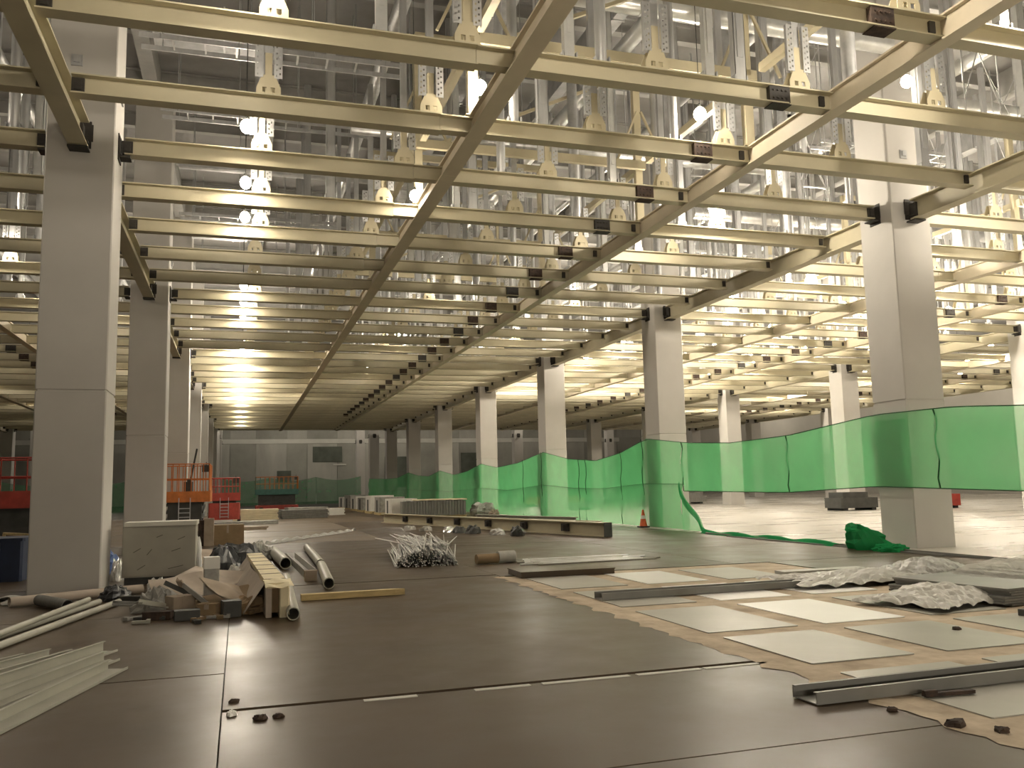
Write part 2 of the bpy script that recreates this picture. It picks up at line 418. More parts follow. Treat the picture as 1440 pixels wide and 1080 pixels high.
for key, nm, j0, j1 in BAYS:
    for j in range(j0, j1 + 1):
        x = XC[key]
        at_col = j >= 0 and j % 5 == 0
        i = j - j0 + 1
        t = thing('steel_purlin', f'cream steel purlin across the {nm}, {ORD[i]} from the front', 'beam', (x, yrow(j), ZB), 0, 'purlins of the ' + nm)
        for me in (SECTC if at_col else SECT): place(me, 'beam_section', t)
        off = W / 2 + 0.14 if at_col else 0.26
        place(CLEAT, 'end_cleat', t, (off, 0, 0)); place(CLEATS if not at_col else CLEAT, 'end_cleat', t, (XC['R'] - XC['L'] - off, 0, 0))
        place(CLEATS, 'end_cleat', t, (RX2 - 0.2, 0, 0))
        if j < 24: place(SPLICE[(j * 7 + 3) % 3 % 2], 'splice_plate', t, (SP2 + 0.02 * ((j * 5) % 3), 0, 0))
YA, YE = yrow(JMIN) - 0.6, yrow(JMAX) + 0.5
def rail_poly(w, wt, z0, z1, tf=0.03, tw=0.02):
    a, c, b = w / 2, wt / 2, tw / 2
    return [(-a, z0), (a, z0), (a, z0 + tf), (b, z0 + tf), (b, z1 - tf), (c, z1 - tf), (c, z1), (-c, z1), (-c, z1 - tf), (-b, z1 - tf), (-b, z0 + tf), (-a, z0 + tf)]
def long_beam(name, x, label, z0, w, y0=YA, y1=YE, group=None):
    t = thing(name, label, 'beam', (x, 0, 0), 0, group)
    a = y0; n = 0
    while a < y1 - 0.1:
        b = min(a + BAY, y1)
        MB().prism(rail_poly(w, 0.16, z0, ZT + 0.036), 'y', a + 0.003, b - 0.003).obj('beam_section', 'rail', t)
        a = b; n += 1
    return t
for key, nm, j0, j1 in BAYS:
    y0 = yrow(j0) - 0.6
    long_beam('secondary_beam', XC[key] + RX1, {'L': 'long smooth cream beam running down the middle of the main bay'}.get(key, f'long cream beam along the {nm}, left of two'), 7.535, 0.30, y0, YE, 'long secondary beams')
    long_beam('secondary_beam', XC[key] + RX2, {'L': 'long grooved cream beam beside the rusty splices of the main bay'}.get(key, f'long cream beam along the {nm}, right of two'), 7.555, 0.25, y0, YE, 'long secondary beams')
for key in 'KLRST':
    r = n_col[key]
    for k in range(-1, 6):
        if k < 0 and key in 'T': continue
        a = yrow(JMIN) - 0.6 if k < 0 else Y0 + k * BAY + W + 0.02
        b = Y0 + (k + 1) * BAY - 0.02
        t = thing('primary_beam', f'cream beam between columns of the {SIDE[key]}, {ORD[k + 2]} span from the front', 'beam', (XC[key], 0, 0), 0, 'beams along the column lines')
        MB().prism(hpoly(0.3, 7.44, ZT, 0.03, 0.02), 'y', a + 0.12, b - 0.12).obj('beam_section', 'cream', t)
        for yy, s in ((a, 1), (b, -1)):
            MB().box(-0.16, 0.16, min(yy, yy + 0.26 * s), max(yy, yy + 0.26 * s), 7.40, 7.43).box(0.02, 0.07, min(yy, yy + 0.22 * s), max(yy, yy + 0.22 * s), 7.52, 7.84).box(-0.07, -0.02, min(yy, yy + 0.22 * s), max(yy, yy + 0.22 * s), 7.52, 7.84).obj('end_cleat', 'cleat', t)

# ------------------------------------------------------------------ hangers standing on the purlins
br = MB()
for s in (-1, 1):
    yy = sorted((s * 0.075, s * 0.09))
    br.box(-0.19, 0.19, *yy, 0, 0.04)
    for a, b in ((-0.19, -0.1), (-0.03, 0.03), (0.1, 0.19)): br.box(a, b, *yy, 0.04, 0.12)
    br.prism([(-0.19, 0.12), (0.19, 0.12), (0.10, 0.33), (-0.10, 0.33)], 'y', *yy)
br.box(-0.055, 0.055, -0.06, 0.06, 0, 0.72).box(-0.2, 0.2, -0.09, 0.09, 0.001, 0.012)
BRACKET = br.mesh('base_bracket', 'cream2')
def perforated():
    m = MB(); w, h, nx, nz = 0.12, 0.80, 5, 25
    for j in range(nz):
        for i in range(nx):
            hole = (j % 3 == 1 and i == 1) or (j % 3 == 2 and i == 3)
            if hole: continue
            x0, x1 = -w / 2 + w * i / nx, -w / 2 + w * (i + 1) / nx
            z0, z1 = h * j / nz, h * (j + 1) / nz
            m.add([(x0, 0, z0), (x1, 0, z0), (x1, 0, z1), (x0, 0, z1)], [(0, 1, 2, 3)])
    m.box(-w / 2 - 0.004, -w / 2, 0, 0.06, 0, h); m.box(w / 2, w / 2 + 0.004, 0, 0.06, 0, h)
    return m.mesh('perforated_strut', 'galv')
PERF = perforated()
def chan_mesh(w, h, m):
    t = 0.006
    return MB().box(-w / 2, w / 2, -w / 3, -w / 3 + t, 0, h).box(-w / 2, -w / 2 + t, -w / 3 + t, w / 3, 0, h).box(w / 2 - t, w / 2, -w / 3 + t, w / 3, 0, h).mesh('hanger_post', m)
POSTS = [chan_mesh(0.13, h, m) for h in (3.2, 5.2, 5.75) for m in ('galv', 'galvd')]
def hanger(x, j, lab, grp):
    t = thing('hanger_post', lab, 'post', (x, yrow(j), ZT), 0, grp)
    place(BRACKET, 'base_bracket', t)
    for dx in (-0.15, 0.15):
        place(PERF, 'perforated_strut', t, (dx, -0.10, 0.28))
    place(random.choice(POSTS), 'post', t, (0, 0.0, 0.73))
HX = [3.04, 5.7, 8.75, 11.38, 14.1]
names = ['first', 'second', 'third', 'fourth', 'fifth']
HSPEC = [('L', 'main bay', -5, 12), ('R', 'bay beyond the net', -3, 12), ('K', 'left side bay', -2, 4)]
for key, nm, j0, j1 in HSPEC:
    b0 = {b[0]: b[2] for b in BAYS}[key]
    for j in range(j0, j1 + 1):
        for i, hx in enumerate(HX):
            hanger(XC[key] + hx + random.uniform(-0.05, 0.05), j, f'galvanised hanger, {names[i]} from left, on {ORD[j - b0 + 1]} purlin of the {nm}', 'hangers of the ' + nm)
# wide galvanised uprights between the hangers
UP = []
for w, dd, m, r in ((0.2, 0.14, 'galv', 0), (0.16, 0.12, 'alu', 0), (0.24, 0.24, 'galvd', 1), (0.18, 0.18, 'galv', 1)):
    h = 6.0
    mb = MB()
    if r:
        mb.cyl((0, 0, 0.012), (0, 0, h), w / 2, 12)
    else:
        mb.box(-w / 2, w / 2, -dd / 2, -dd / 2 + 0.01, 0.012, h).box(-w / 2, -w / 2 + 0.01, -dd / 2, dd / 2, 0.012, h).box(w / 2 - 0.01, w / 2, -dd / 2, dd / 2, 0.012, h)
        mb.box(-w / 2 + 0.05, w / 2 - 0.05, -dd / 2 - 0.012, -dd / 2, 0.4, h)
    UP.append(mb.mesh('upright_shaft', m))
FOOT = MB().box(-0.14, 0.14, -0.09, 0.09, 0, 0.012).box(-0.12, -0.1, -0.08, 0.08, 0.012, 0.1).box(0.1, 0.12, -0.08, 0.08, 0.012, 0.1).mesh('foot_plate', 'galvd')
UX = {'L': [4.6, 7.25, 7.8, 9.65, 10.3, 12.4, 13.1, 16.2], 'R': [1.0, 2.1, 4.4, 7.0, 7.9, 9.8, 12.5, 13.3, 15.5], 'K': [12.5, 13.4, 15.4, 16.3]}
for key, nm, j0, j1 in (('L', 'main bay', -4, 9), ('R', 'bay beyond the net', -2, 9), ('K', 'left side bay', -2, 6)):
    b0 = {b[0]: b[2] for b in BAYS}[key]
    for j in range(j0, j1 + 1):
        k = 0
        for ux in UX[key]:
            if random.random() < 0.28: continue
            k += 1
            t = thing('metal_upright', f'galvanised upright, {ORD[k]} from left, on {ORD[j - b0 + 1]} purlin of the {nm}', 'upright', (XC[key] + ux + random.uniform(-0.12, 0.12), yrow(j), ZT), 0, 'uprights of the ' + nm)
            place(random.choice(UP), 'upright_shaft', t); place(FOOT, 'foot_plate', t)

# cream bracing frames above the grid
def frame(yy, x0, x1, lab, run):
    z, zb = 9.3, ZT + 0.037
    t = thing('bracing_frame', lab, 'frame', (0, 0, 0), 0, 'cream bracing frames')
    for x in (x0, x1):
        MB().box(x - 0.09, x + 0.09, yy - 0.07, yy + 0.07, zb, 12.0).box(x - 0.14, x + 0.14, yy - 0.1, yy + 0.1, zb, zb + 0.015).obj('frame_post', 'cream2', t)
        for s in (-1, 1):
            MB().bar((x + s * 0.05, yy - 0.17, 10.7), (x + s * 0.66, yy - 0.2, z + 0.05), 0.05, 0.05).obj('knee_brace', 'cream2', t)
    for a in (z, 11.85):
        MB().box(x0 - 0.09, x1 + 0.09, yy - 0.26, yy - 0.15, a - 0.1, a + 0.1).obj('cross_rail', 'cream2', t)
    MB().bar((x0 + 0.1, yy + 0.18, 9.3), (x1 - 0.1, yy + 0.18, 11.8), 0.07, 0.07).obj('diagonal_brace', 'cream2', t)
    for x in (x0, x1):
        MB().box(x - 0.07, x + 0.07, yy + 0.07, yy + run - 0.55, z - 0.08, z + 0.08).obj('side_rail', 'cream2', t)
for n, (j, jn) in enumerate(((-4, -1), (-1, 1), (1, 4), (4, 6), (6, 9))):
    frame(yrow(j), XC['L'] + RX1, XC['L'] + RX2, f'cream braced frame above the middle of the main bay, {ORD[n + 1]} from the front', (jn - j) * S)
for n, (j, jn) in enumerate(((-1, 1), (1, 4), (4, 6), (6, 9))):
    frame(yrow(j), XC['R'] + RX1, XC['R'] + RX2, f'cream braced frame above the bay beyond the net, {ORD[n + 1]} from the front', (jn - j) * S)

# services below the ceiling
def hung(t, pts, ztop=ZCEIL - 0.0, r=0.012):
    for (x, y, z) in pts:
        MB().cyl((x, y, z), (x, y, ztop), r, 5).obj('hanger_rod', 'galvd', t)
def ladder(x0, x1, y, z, lab):
    t = thing('cable_ladder', lab, 'cable ladder', (0, 0, 0), 0, 'cable ladders under the ceiling')
    for dy in (-0.25, 0.25): MB().box(x0, x1, y + dy - 0.015, y + dy + 0.015, z, z + 0.1).obj('side_rail', 'galv', t)
    n = int((x1 - x0) / 0.6); mb = MB().box(0, 0.04, y - 0.235, y + 0.235, z + 0.03, z + 0.06).mesh('rung', 'galv')
    for i in range(1, n): place(mb, 'rung', t, (x0 + i * 0.6, 0, 0))
    hung(t, [(x0 + 0.4 + (x1 - x0 - 0.8) * i / 3, y + s * 0.28, z) for i in range(4) for s in (-1, 1)])
for n, (x0, x1, y, z) in enumerate(((-2, 3.2, 17.52, 10.4), (-2.0, 3.2, 22.33, 11.0), (-2, 3.2, 29.55, 10.6), (-2, 3.2, 36.8, 11.3), (-2, 3.2, 12.7, 10.9), (15.5, 20.5, 19.93, 11.0), (15.5, 20.5, 29.55, 10.5), (-14, -4, 27.15, 10.8))):
    ladder(x0, x1, y, z, f'galvanised cable ladder hung under the dark ceiling, number {ORD[n + 1]} counted from the left front')
def pipe(p0, p1, r, m, lab, n=4):
    t = thing('overhead_pipe', lab, 'pipe', (0, 0, 0), 0, 'pipes under the ceiling')
    MB().cyl(p0, p1, r, 14).obj('pipe_run', m, t)
    a, b = Vector(p0), Vector(p1)
    hung(t, [tuple(a.lerp(b, (i + 0.5) / n) + Vector((0, 0, r * 0.9))) for i in range(n)])
    for i in range(n):
        c = a.lerp(b, (i + 0.5) / n); dd = (b - a).normalized() * 0.03
        MB().cyl(c - dd, c + dd, r + 0.012, 14).obj('pipe_clamp', 'galvd', t)
for n, (p0, p1, r, m) in enumerate((
        ((2.4, 19.93, 10.1), (13.9, 19.93, 10.1), 0.13, 'galv'), ((4.0, 15.12, 11.3), (13.9, 15.12, 11.3), 0.2, 'alu'),
        ((-1.9, 27.15, 11.6), (13.6, 27.15, 11.6), 0.22, 'galvd'), ((3.4, 10, 12.6), (3.4, 60, 12.6), 0.18, 'galv'),
        ((9.2, 8, 12.6), (9.2, 60, 12.6), 0.2, 'alu'), ((0.72, 10, 12.9), (0.72, 70, 12.9), 0.16, 'galvd'),
        ((11.9, 8, 12.4), (11.9, 50, 12.4), 0.12, 'galv'), ((18.15, 10, 12.4), (18.15, 50, 12.4), 0.18, 'alu'),
        ((25.75, 12, 12.5), (25.75, 60, 12.5), 0.2, 'galv'), ((15.6, 17.52, 11.4), (31, 17.52, 11.4), 0.22, 'alu'),
        ((15.6, 27.15, 11.3), (31, 27.15, 11.3), 0.22, 'galv'), ((-10, 12, 12), (-10, 60, 12), 0.2, 'galvd'), ((-5.55, 10, 11.9), (-5.55, 60, 11.9), 0.12, 'galv'))):
    pipe(p0, p1, r, m, f'round metal pipe under the ceiling, {ORD[n + 1]} pipe counted from the middle outwards')
def duct(x0, x1, y0, y1, z, h, lab):
    t = thing('air_duct', lab, 'duct', (0, 0, 0), 0, 'sheet metal ducts')
    MB().box(x0, x1, y0, y1, z, z + h).obj('duct_body', 'galvd', t)
    lx = x1 - x0 > y1 - y0
    n = int((x1 - x0 if lx else y1 - y0) / 1.5)
    for i in range(n + 1):
        a = (x0 if lx else y0) + i * 1.5
        (MB().box(a, a + 0.04, y0 - 0.03, y1 + 0.03, z - 0.03, z + h + 0.03) if lx else MB().box(x0 - 0.03, x1 + 0.03, a, a + 0.04, z - 0.03, z + h + 0.03)).obj('duct_flange', 'galv', t)
    hung(t, [(x, y, z + h) for x in (x0 + 0.1, x1 - 0.1) for y in (y0 + 0.1, y1 - 0.1)], r=0.015)
for n, a in enumerate(((5.35, 5.8, 12, 48, 12.3, 0.5), (8.2, 8.48, 10, 50, 12.4, 0.6), (-2.0, 0.2, 19.4, 20.4, 11.8, 0.6), (4.0, 13, 22.0, 22.7, 11.2, 0.5), (16.15, 16.6, 22, 50, 12.4, 0.5), (22.9, 23.3, 14, 50, 12.3, 0.6), (-1.9, 0.2, 34.0, 34.9, 11.4, 0.7))):
    duct(*a, f'rectangular sheet metal duct under the ceiling, {ORD[n + 1]} of the ducts, ' + ('running away from the camera' if a[1] - a[0] < 2 else 'running across the bay'))
# thin crossed tie rods of the right bays
for n, (x, j) in enumerate([(x, j) for x in (12.55, 16.3, 18.5, 25.3, 29.5) for j in (-2, 0, 2, 4, 6) if x < 13 or j >= 0 or x > 17]):
    yy = yrow(j) + 0.0
    t = thing('tie_rod_set', f'set of thin crossed tie rods standing on the purlins, {ORD[n + 1]} counted from the left', 'tie rods', (x, yy, ZT), 0, 'crossed tie rods')
    for dx in (-0.4, 0.4): MB().cyl((dx, 0, 0.0), (dx, 0, 3.9), 0.014, 5).obj('rod', 'galv', t)
    for a, b in (((-0.4, 0, 0.3), (0.4, 0, 2.3)), ((0.4, 0.03, 0.3), (-0.4, 0.03, 2.3)), ((-0.4, 0, 2.4), (0.4, 0, 3.8)), ((0.4, 0.03, 2.4), (-0.4, 0.03, 3.8))):
        MB().cyl(a, b, 0.011, 5).obj('brace_rod', 'galv', t)
    MB().box(-0.42, 0.42, -0.02, 0.02, 2.32, 2.36).obj('strut', 'galv', t)

# ------------------------------------------------------------------ lamps
BULB = {k: MB().sph((0, 0, 0), r, 12, 8, 1.15).mesh('glass_bulb', m) for k, r, m in (('n', 0.115, 'bulb'), ('h', 0.135, 'bulbhi'))}
SOCK = MB().cyl((0, 0, 0.1), (0, 0, 0.2), 0.045, 8, 0.03).mesh('socket', 'dark')
def lamp(x, y, z, lab, hi=False, top=None, grp='work bulbs'):
    t = thing('work_bulb', lab, 'lamp', (x, y, z), 0, grp)
    place(BULB['h' if hi else 'n'], 'glass_bulb', t)
    place(SOCK, 'socket', t)
    top = (ZB if z < ZB else ZCEIL) if top is None else top
    MB().cyl((0, 0, 0.2), (0, 0, top - z), 0.008, 5).obj('cord', 'dark', t)
LZ = 8.36
def row_lamp(x, j, lab, hi=False, grp='work bulbs', z=LZ):
    lamp(x, yrow(j) - 0.3, z, lab, hi, ZCEIL, grp)
for n, j in enumerate((0, 1, 2, 5, 6, 7, 10, 12, 14, 16, 18, 20, 22, 24, 26, 28)):
    row_lamp(0.03, j, f'glowing bulb beside the hangers left of the middle beam, {ORD[n + 1]} of that row', 10 <= j < 20, z=8.26 if j == 0 else 8.03)
for n, j in enumerate((-2, -3, -5)):
    row_lamp(0.03, j, f'bulb of the left row above the camera, {ORD[n + 1]} before the picture edge')
row_lamp(3.84, -1, 'large bright bulb touching the left edge of the middle beam'); row_lamp(3.64, 1, 'bright bulb just left of the middle beam, behind the larger one', z=8.04)
row_lamp(4.05, -3, 'bulb beside the middle beam above the camera')
row_lamp(8.08, -1, 'bright bulb between hangers left of the grooved beam'); row_lamp(11.2, 1, 'big bright bulb beside a hanger left of the right column', True)
row_lamp(11.2, -3, 'bulb above the right edge of the view', True); row_lamp(7.6, -3, 'bulb above the grooved beam out of view')
row_lamp(12.9, -1, 'bulb beside the top of the right column, behind a purlin', z=9.6)
for n, (x, j) in enumerate(((6.6, 5), (11.2, 5), (6.6, 9), (11.2, 8), (6.6, 13), (3.2, 17))):  # bulbs added out of sight above the purlins to brighten the far ceiling
    row_lamp(x, j, f'added bulb above the purlins brightening the back of the main bay, {ORD[n + 1]} of six')
row_lamp(-4.3, 7, 'small bulb between the first two columns of the left row')
n = 0
for j in (-2, 0, 2, 4, 6, 9, 12, 16, 20, 25):
    for x in (-6.1, -13.6):
        n += 1
        row_lamp(x, j, f'bulb among the hangers of the left side bay, {ORD[n]} counted from the front')
n = 0
for j in (-1, 1, 3, 5, 7, 9, 11, 13, 15):
    for x in (17.6, 22.6, 27.8):
        n += 1
        row_lamp(x, j, f'flood bulb among the hangers of the bright bay beyond the net, {ORD[n]} from the front', True, 'flood bulbs beyond the net')
n = 0
for j in (4, 8, 12, 16, 20):
    for x in (37.5, 45.0):
        n += 1
        row_lamp(x, j, f'flood bulb above the farthest right bay, {ORD[n]} from the front', True, 'flood bulbs of the farthest bay')
for n, (x, y) in enumerate(((-12, 96), (0, 94), (0, 116), (8, 122), (16, 104), (22, 120), (36, 98), (40, 118), (57, 40), (57, 75), (57, 25), (58, 57), (60, 96))):
    lamp(x, y, 11.2, f'added bulb lighting the far and right walls, {ORD[n + 1]} from the left', True, ZCEIL, 'added wall lighting bulbs')  # high bulbs added unseen to brighten the far and right walls

def fill_light(x, y, rz, lab):  # fill lamp added out of view to brighten the beam undersides
    t = thing('fill_light_stand', lab, 'lamp', (x, y, 0.003), rz, 'added fill light stands')
    for k in range(3):
        a = k * 2.094 + 0.5
        MB().cyl((0.55 * math.cos(a), 0.55 * math.sin(a), 0), (0, 0, 1.0), 0.015, 6).obj('leg', 'dark', t)
    MB().cyl((0, 0, 0.9), (0, 0, 1.75), 0.018, 8).obj('mast', 'dark', t)
    h = MB().box(-0.34, 0.34, -0.05, 0.05, -0.22, 0.22).obj('lamp_head', 'dark', t, (0, 0, 1.95)); h.rotation_euler = (math.radians(-140), 0, 0)
    MB().box(-0.3, 0.3, -0.056, -0.051, -0.19, 0.19).obj('lamp_panel', 'flood', h)
fill_light(0.6, -4.5, 0.0, 'added fill light on a tripod, unseen behind the camera at left'); fill_light(7.5, -4.0, 0.0, 'added fill light on a tripod, unseen behind the camera at right')
fill_light(20.0, 3.0, -0.1, 'added fill light on a tripod in the bright bay outside the picture, nearer one'); fill_light(27.0, 6.0, -0.1, 'added fill light on a tripod in the bright bay outside the picture, farther one')

# ------------------------------------------------------------------ green safety net along the right columns
def lerp_tab(tab, t):
    for (a, va), (b, vb) in zip(tab, tab[1:]):
        if a <= t <= b: return va + (vb - va) * (t - a) / (b - a)
    return tab[0][1] if t < tab[0][0] else tab[-1][1]
TOP = [(6, 2.85), (9.5, 2.7), (12.7, 2.87), (14.3, 3.0), (16.7, 3.03), (20.1, 2.76), (23, 2.72), (25.6, 2.86), (28.7, 3.18), (31, 2.75), (33.4, 2.55), (36.5, 2.72), (40.0, 3.19), (44, 2.8), (48, 2.66), (51.5, 2.98), (55, 2.6), (58.5, 2.45), (63.0, 2.84), (67, 2.5), (71, 2.62), (75.7, 2.98), (81, 2.6), (87.5, 2.6), (100, 2.8)]
BOT = [(6, 1.25), (12.9, 1.26), (16.8, 1.37), (20.3, 1.23), (25.8, 1.28)]
NX = XC['R'] - W / 2 - 0.09
def wave(y, z): return 0.035 * math.sin(2.3 * y + 1.1 * z) + 0.025 * math.sin(6.1 * y - 2 * z + 1) + 0.012 * math.sin(15 * y + 3 * z)
t_net = thing('safety_net', 'green construction net raised across the foot of the right column', 'net', (0, 0, 0))
def net_piece(y0, y1, top, bot, nz=8, dens=5, x=NX):
    return MB().grid(lambda u, v: (x + wave(y0 + u * (y1 - y0), v * 3) * (0.3 + 0.7 * math.sin(math.pi * v)) - 0.05 * math.sin(math.pi * v), y0 + u * (y1 - y0), bot(y0 + u * (y1 - y0)) + v * (top(y0 + u * (y1 - y0)) - bot(y0 + u * (y1 - y0)))), int((y1 - y0) * dens), nz)
tp = lambda y: lerp_tab(TOP, y)
bt = lambda y: lerp_tab(BOT, y)
for a, b in ((6.0, 12.9), (12.9, 14.85), (14.85, 20.15), (20.15, 26.0)):
    net_piece(a, b, tp, bt).obj('net_panel', 'net', t_net)
def seam(pts, t, r=0.018):
    mb = MB()
    for p, q in zip(pts, pts[1:]): mb.cyl(p, q, r, 5)
    mb.obj('net_seam', 'seam', t)
def hem(y0, y1, f, t, n=40):
    pts = []
    for i in range(n + 1):
        y = y0 + (y1 - y0) * i / n
        pts.append((NX - 0.01, y, f(y)))
    seam(pts, t, 0.012)
hem(6, 26, bt, t_net); hem(6, 26, tp, t_net)
for y in (14.85, 20.15, 26.0):
    seam([(NX - 0.03 + 0.01 * math.sin(i * 2), y + 0.05 * math.sin(i * 1.7), bt(y) + (tp(y) - bt(y)) * i / 8) for i in range(9)], t_net)
t_far = thing('safety_net', 'long green construction net hanging to the floor along the back right columns', 'net', (0, 0, 0))
MID = [(26, 1.5), (29, 1.55), (32.8, 1.38), (36, 1.42), (40.2, 1.6), (46, 1.35), (52, 1.5), (60, 1.3), (68, 1.4), (76, 1.5), (90, 1.35)]
md = lambda y: lerp_tab(MID, y)
z0 = lambda y: 0.02
for a, b in ((26.0, 28.9), (28.9, 34.4), (34.4, 40.1), (40.1, 51.9), (51.9, 63.9), (63.9, 76), (76, 100)):
    dens = 5 if a < 60 else 3
    net_piece(a, b, tp, md, 6, dens).obj('net_panel', 'net', t_far)
    net_piece(a, b, md, z0, 6, dens, NX - 0.06).obj('net_panel', 'net', t_far)
hem(26, 90, md, t_far, 90); hem(26, 100, tp, t_far, 90)
for y in (28.9, 30.8, 34.4, 35.2, 40.1, 43.0):
    seam([(NX - 0.09, y + 0.08 * math.sin(i * 1.7), tp(y) * i / 8 + 0.02) for i in range(9)], t_far, 0.014)
# the torn corner that droops from the seam to the floor
def droop(u, v):
    yy = 26.0 - 2.3 * u
    top = 1.5 * (1 - u) ** 1.7 + 0.05
    return (NX - 0.12 - 0.25 * u - 0.08 * math.sin(9 * u) * v, yy, 0.015 + v * top)
MB().grid(droop, 30, 6).obj('net_flap', 'net', t_far)
def edge(u, v):
    a = droop(u, 1.0)
    return (a[0] - 0.05 - 0.05 * math.sin(v * 3), a[1] + 0.02, max(0.015, a[2] + 0.04 - 0.3 * v * (1 - 0.5 * u)))
MB().grid(edge, 30, 3).obj('net_fold', 'netd', t_far)
def lump(name, cx, cy, rx, ry, h, m, lab, cat, seed, n=20, k=8, group=None, sharp=0.35, rz=0, lean=0.0, flat=None):
    rnd = random.Random(seed)
    ph = [rnd.uniform(0, 6.28) for _ in range(8)]
    vs = []
    for j in range(k + 1):
        v = j / k
        for i in range(n):
            a = 6.2832 * i / n
            r = math.sin(v * math.pi / 2) ** 0.8
            q = 1 + sharp * (math.sin(3 * a + ph[0]) * 0.4 + math.sin(5 * a + ph[1] + 4 * v) * 0.3 + rnd.uniform(-0.35, 0.35) * min(1, 3 * v))
            z = h * (math.cos(v * math.pi / 2) ** 0.8) * (1 + sharp * (0.5 * math.sin(2 * a + ph[3]) + rnd.uniform(-0.7, 0.7)) * (v * (1 - v) * 3))
            vs.append((rx * (r * q * math.cos(a) + lean * (z / h)), ry * r * q * math.sin(a), max(0.0, z) if j < k else 0.0))
    fs = [(j * n + i, j * n + (i + 1) % n, (j + 1) * n + (i + 1) % n, (j + 1) * n + i) for j in range(k) for i in range(n)]
    o = MB().add(vs, [f[::-1] for f in fs], sharp < 0.3).obj(name, m, None, (cx, cy, 0.003), rz)
    return tag(o, lab, cat, group)
lump('net_heap', 13.42, 16.3, 0.42, 0.5, 0.50, 'netd', 'crumpled heap of dark green net on the floor before the right column', 'net', 5, 18, 7, sharp=0.4, lean=-0.75)
lump('net_heap', 13.3, 15.5, 0.35, 0.3, 0.16, 'netd', 'low scrap of green net against the right column foot', 'net', 8)
def trail(u, v):
    yy = 23.9 - 6.6 * u
    return (13.62 - 0.25 * u + (v - 0.5) * (0.3 + 0.12 * math.sin(7 * u)), yy, 0.008 + 0.09 * (0.3 + abs(math.sin(11 * u + 3 * v))) * math.sin(math.pi * v))
tag(MB().grid(trail, 40, 5).obj('net_scrap', 'netd'), 'trailing strip of green net lying along the dark floor edge', 'net')
tag(MB().bar((13.45, 12.2, 0.03), (13.45, 23.5, 0.03), 0.06, 0.05).bar((13.25, 14, 0.02), (13.25, 22, 0.02), 0.04, 0.03).obj('edge_batten', 'chan'), 'thin dark batten along the edge of the dark floor near the net', 'batten')
# far nets
def farnet(name, x0, x1, yy, h, lab):
    t = thing(name, lab, 'net')
    n = int((x1 - x0) / 6) + 1
    for i in range(n):
        a, b = x0 + (x1 - x0) * i / n, x0 + (x1 - x0) * (i + 1) / n
        MB().grid(lambda u, v: (a + u * (b - a), yy + 0.15 * math.sin(3 * (a + u * (b - a))) * (1 - v), 0.02 + v * (h - 0.4 * math.sin(math.pi * u))), 16, 4).obj('net_panel', 'netf', t)
        MB().cyl((a + 0.05, yy + 0.1, 0), (a + 0.05, yy + 0.1, h + 0.1), 0.03, 6).obj('net_post', 'galvd', t)
farnet('safety_net', -2.0, 14.0, 106.0, 3.2, 'dusty green net closing off the far end of the main bay')
farnet('safety_net', -19.5, -3.4, 84.0, 2.9, 'dusty green net across the far end of the left bay')

# ------------------------------------------------------------------ traffic cone
t = thing('traffic_cone', 'small orange traffic cone with white band in front of the net', 'cone', (13.85, 28.6, 0.003))
MB().box(-0.18, 0.18, -0.18, 0.18, 0, 0.04, 0.03).obj('base', 'rubber', t)
MB().cyl((0, 0, 0.04), (0, 0, 0.62), 0.14, 16, 0.03).obj('cone_body', 'cone', t)
MB().cyl((0, 0, 0.3), (0, 0, 0.42), 0.098, 16, 0.076).obj('reflective_band', 'white', t)

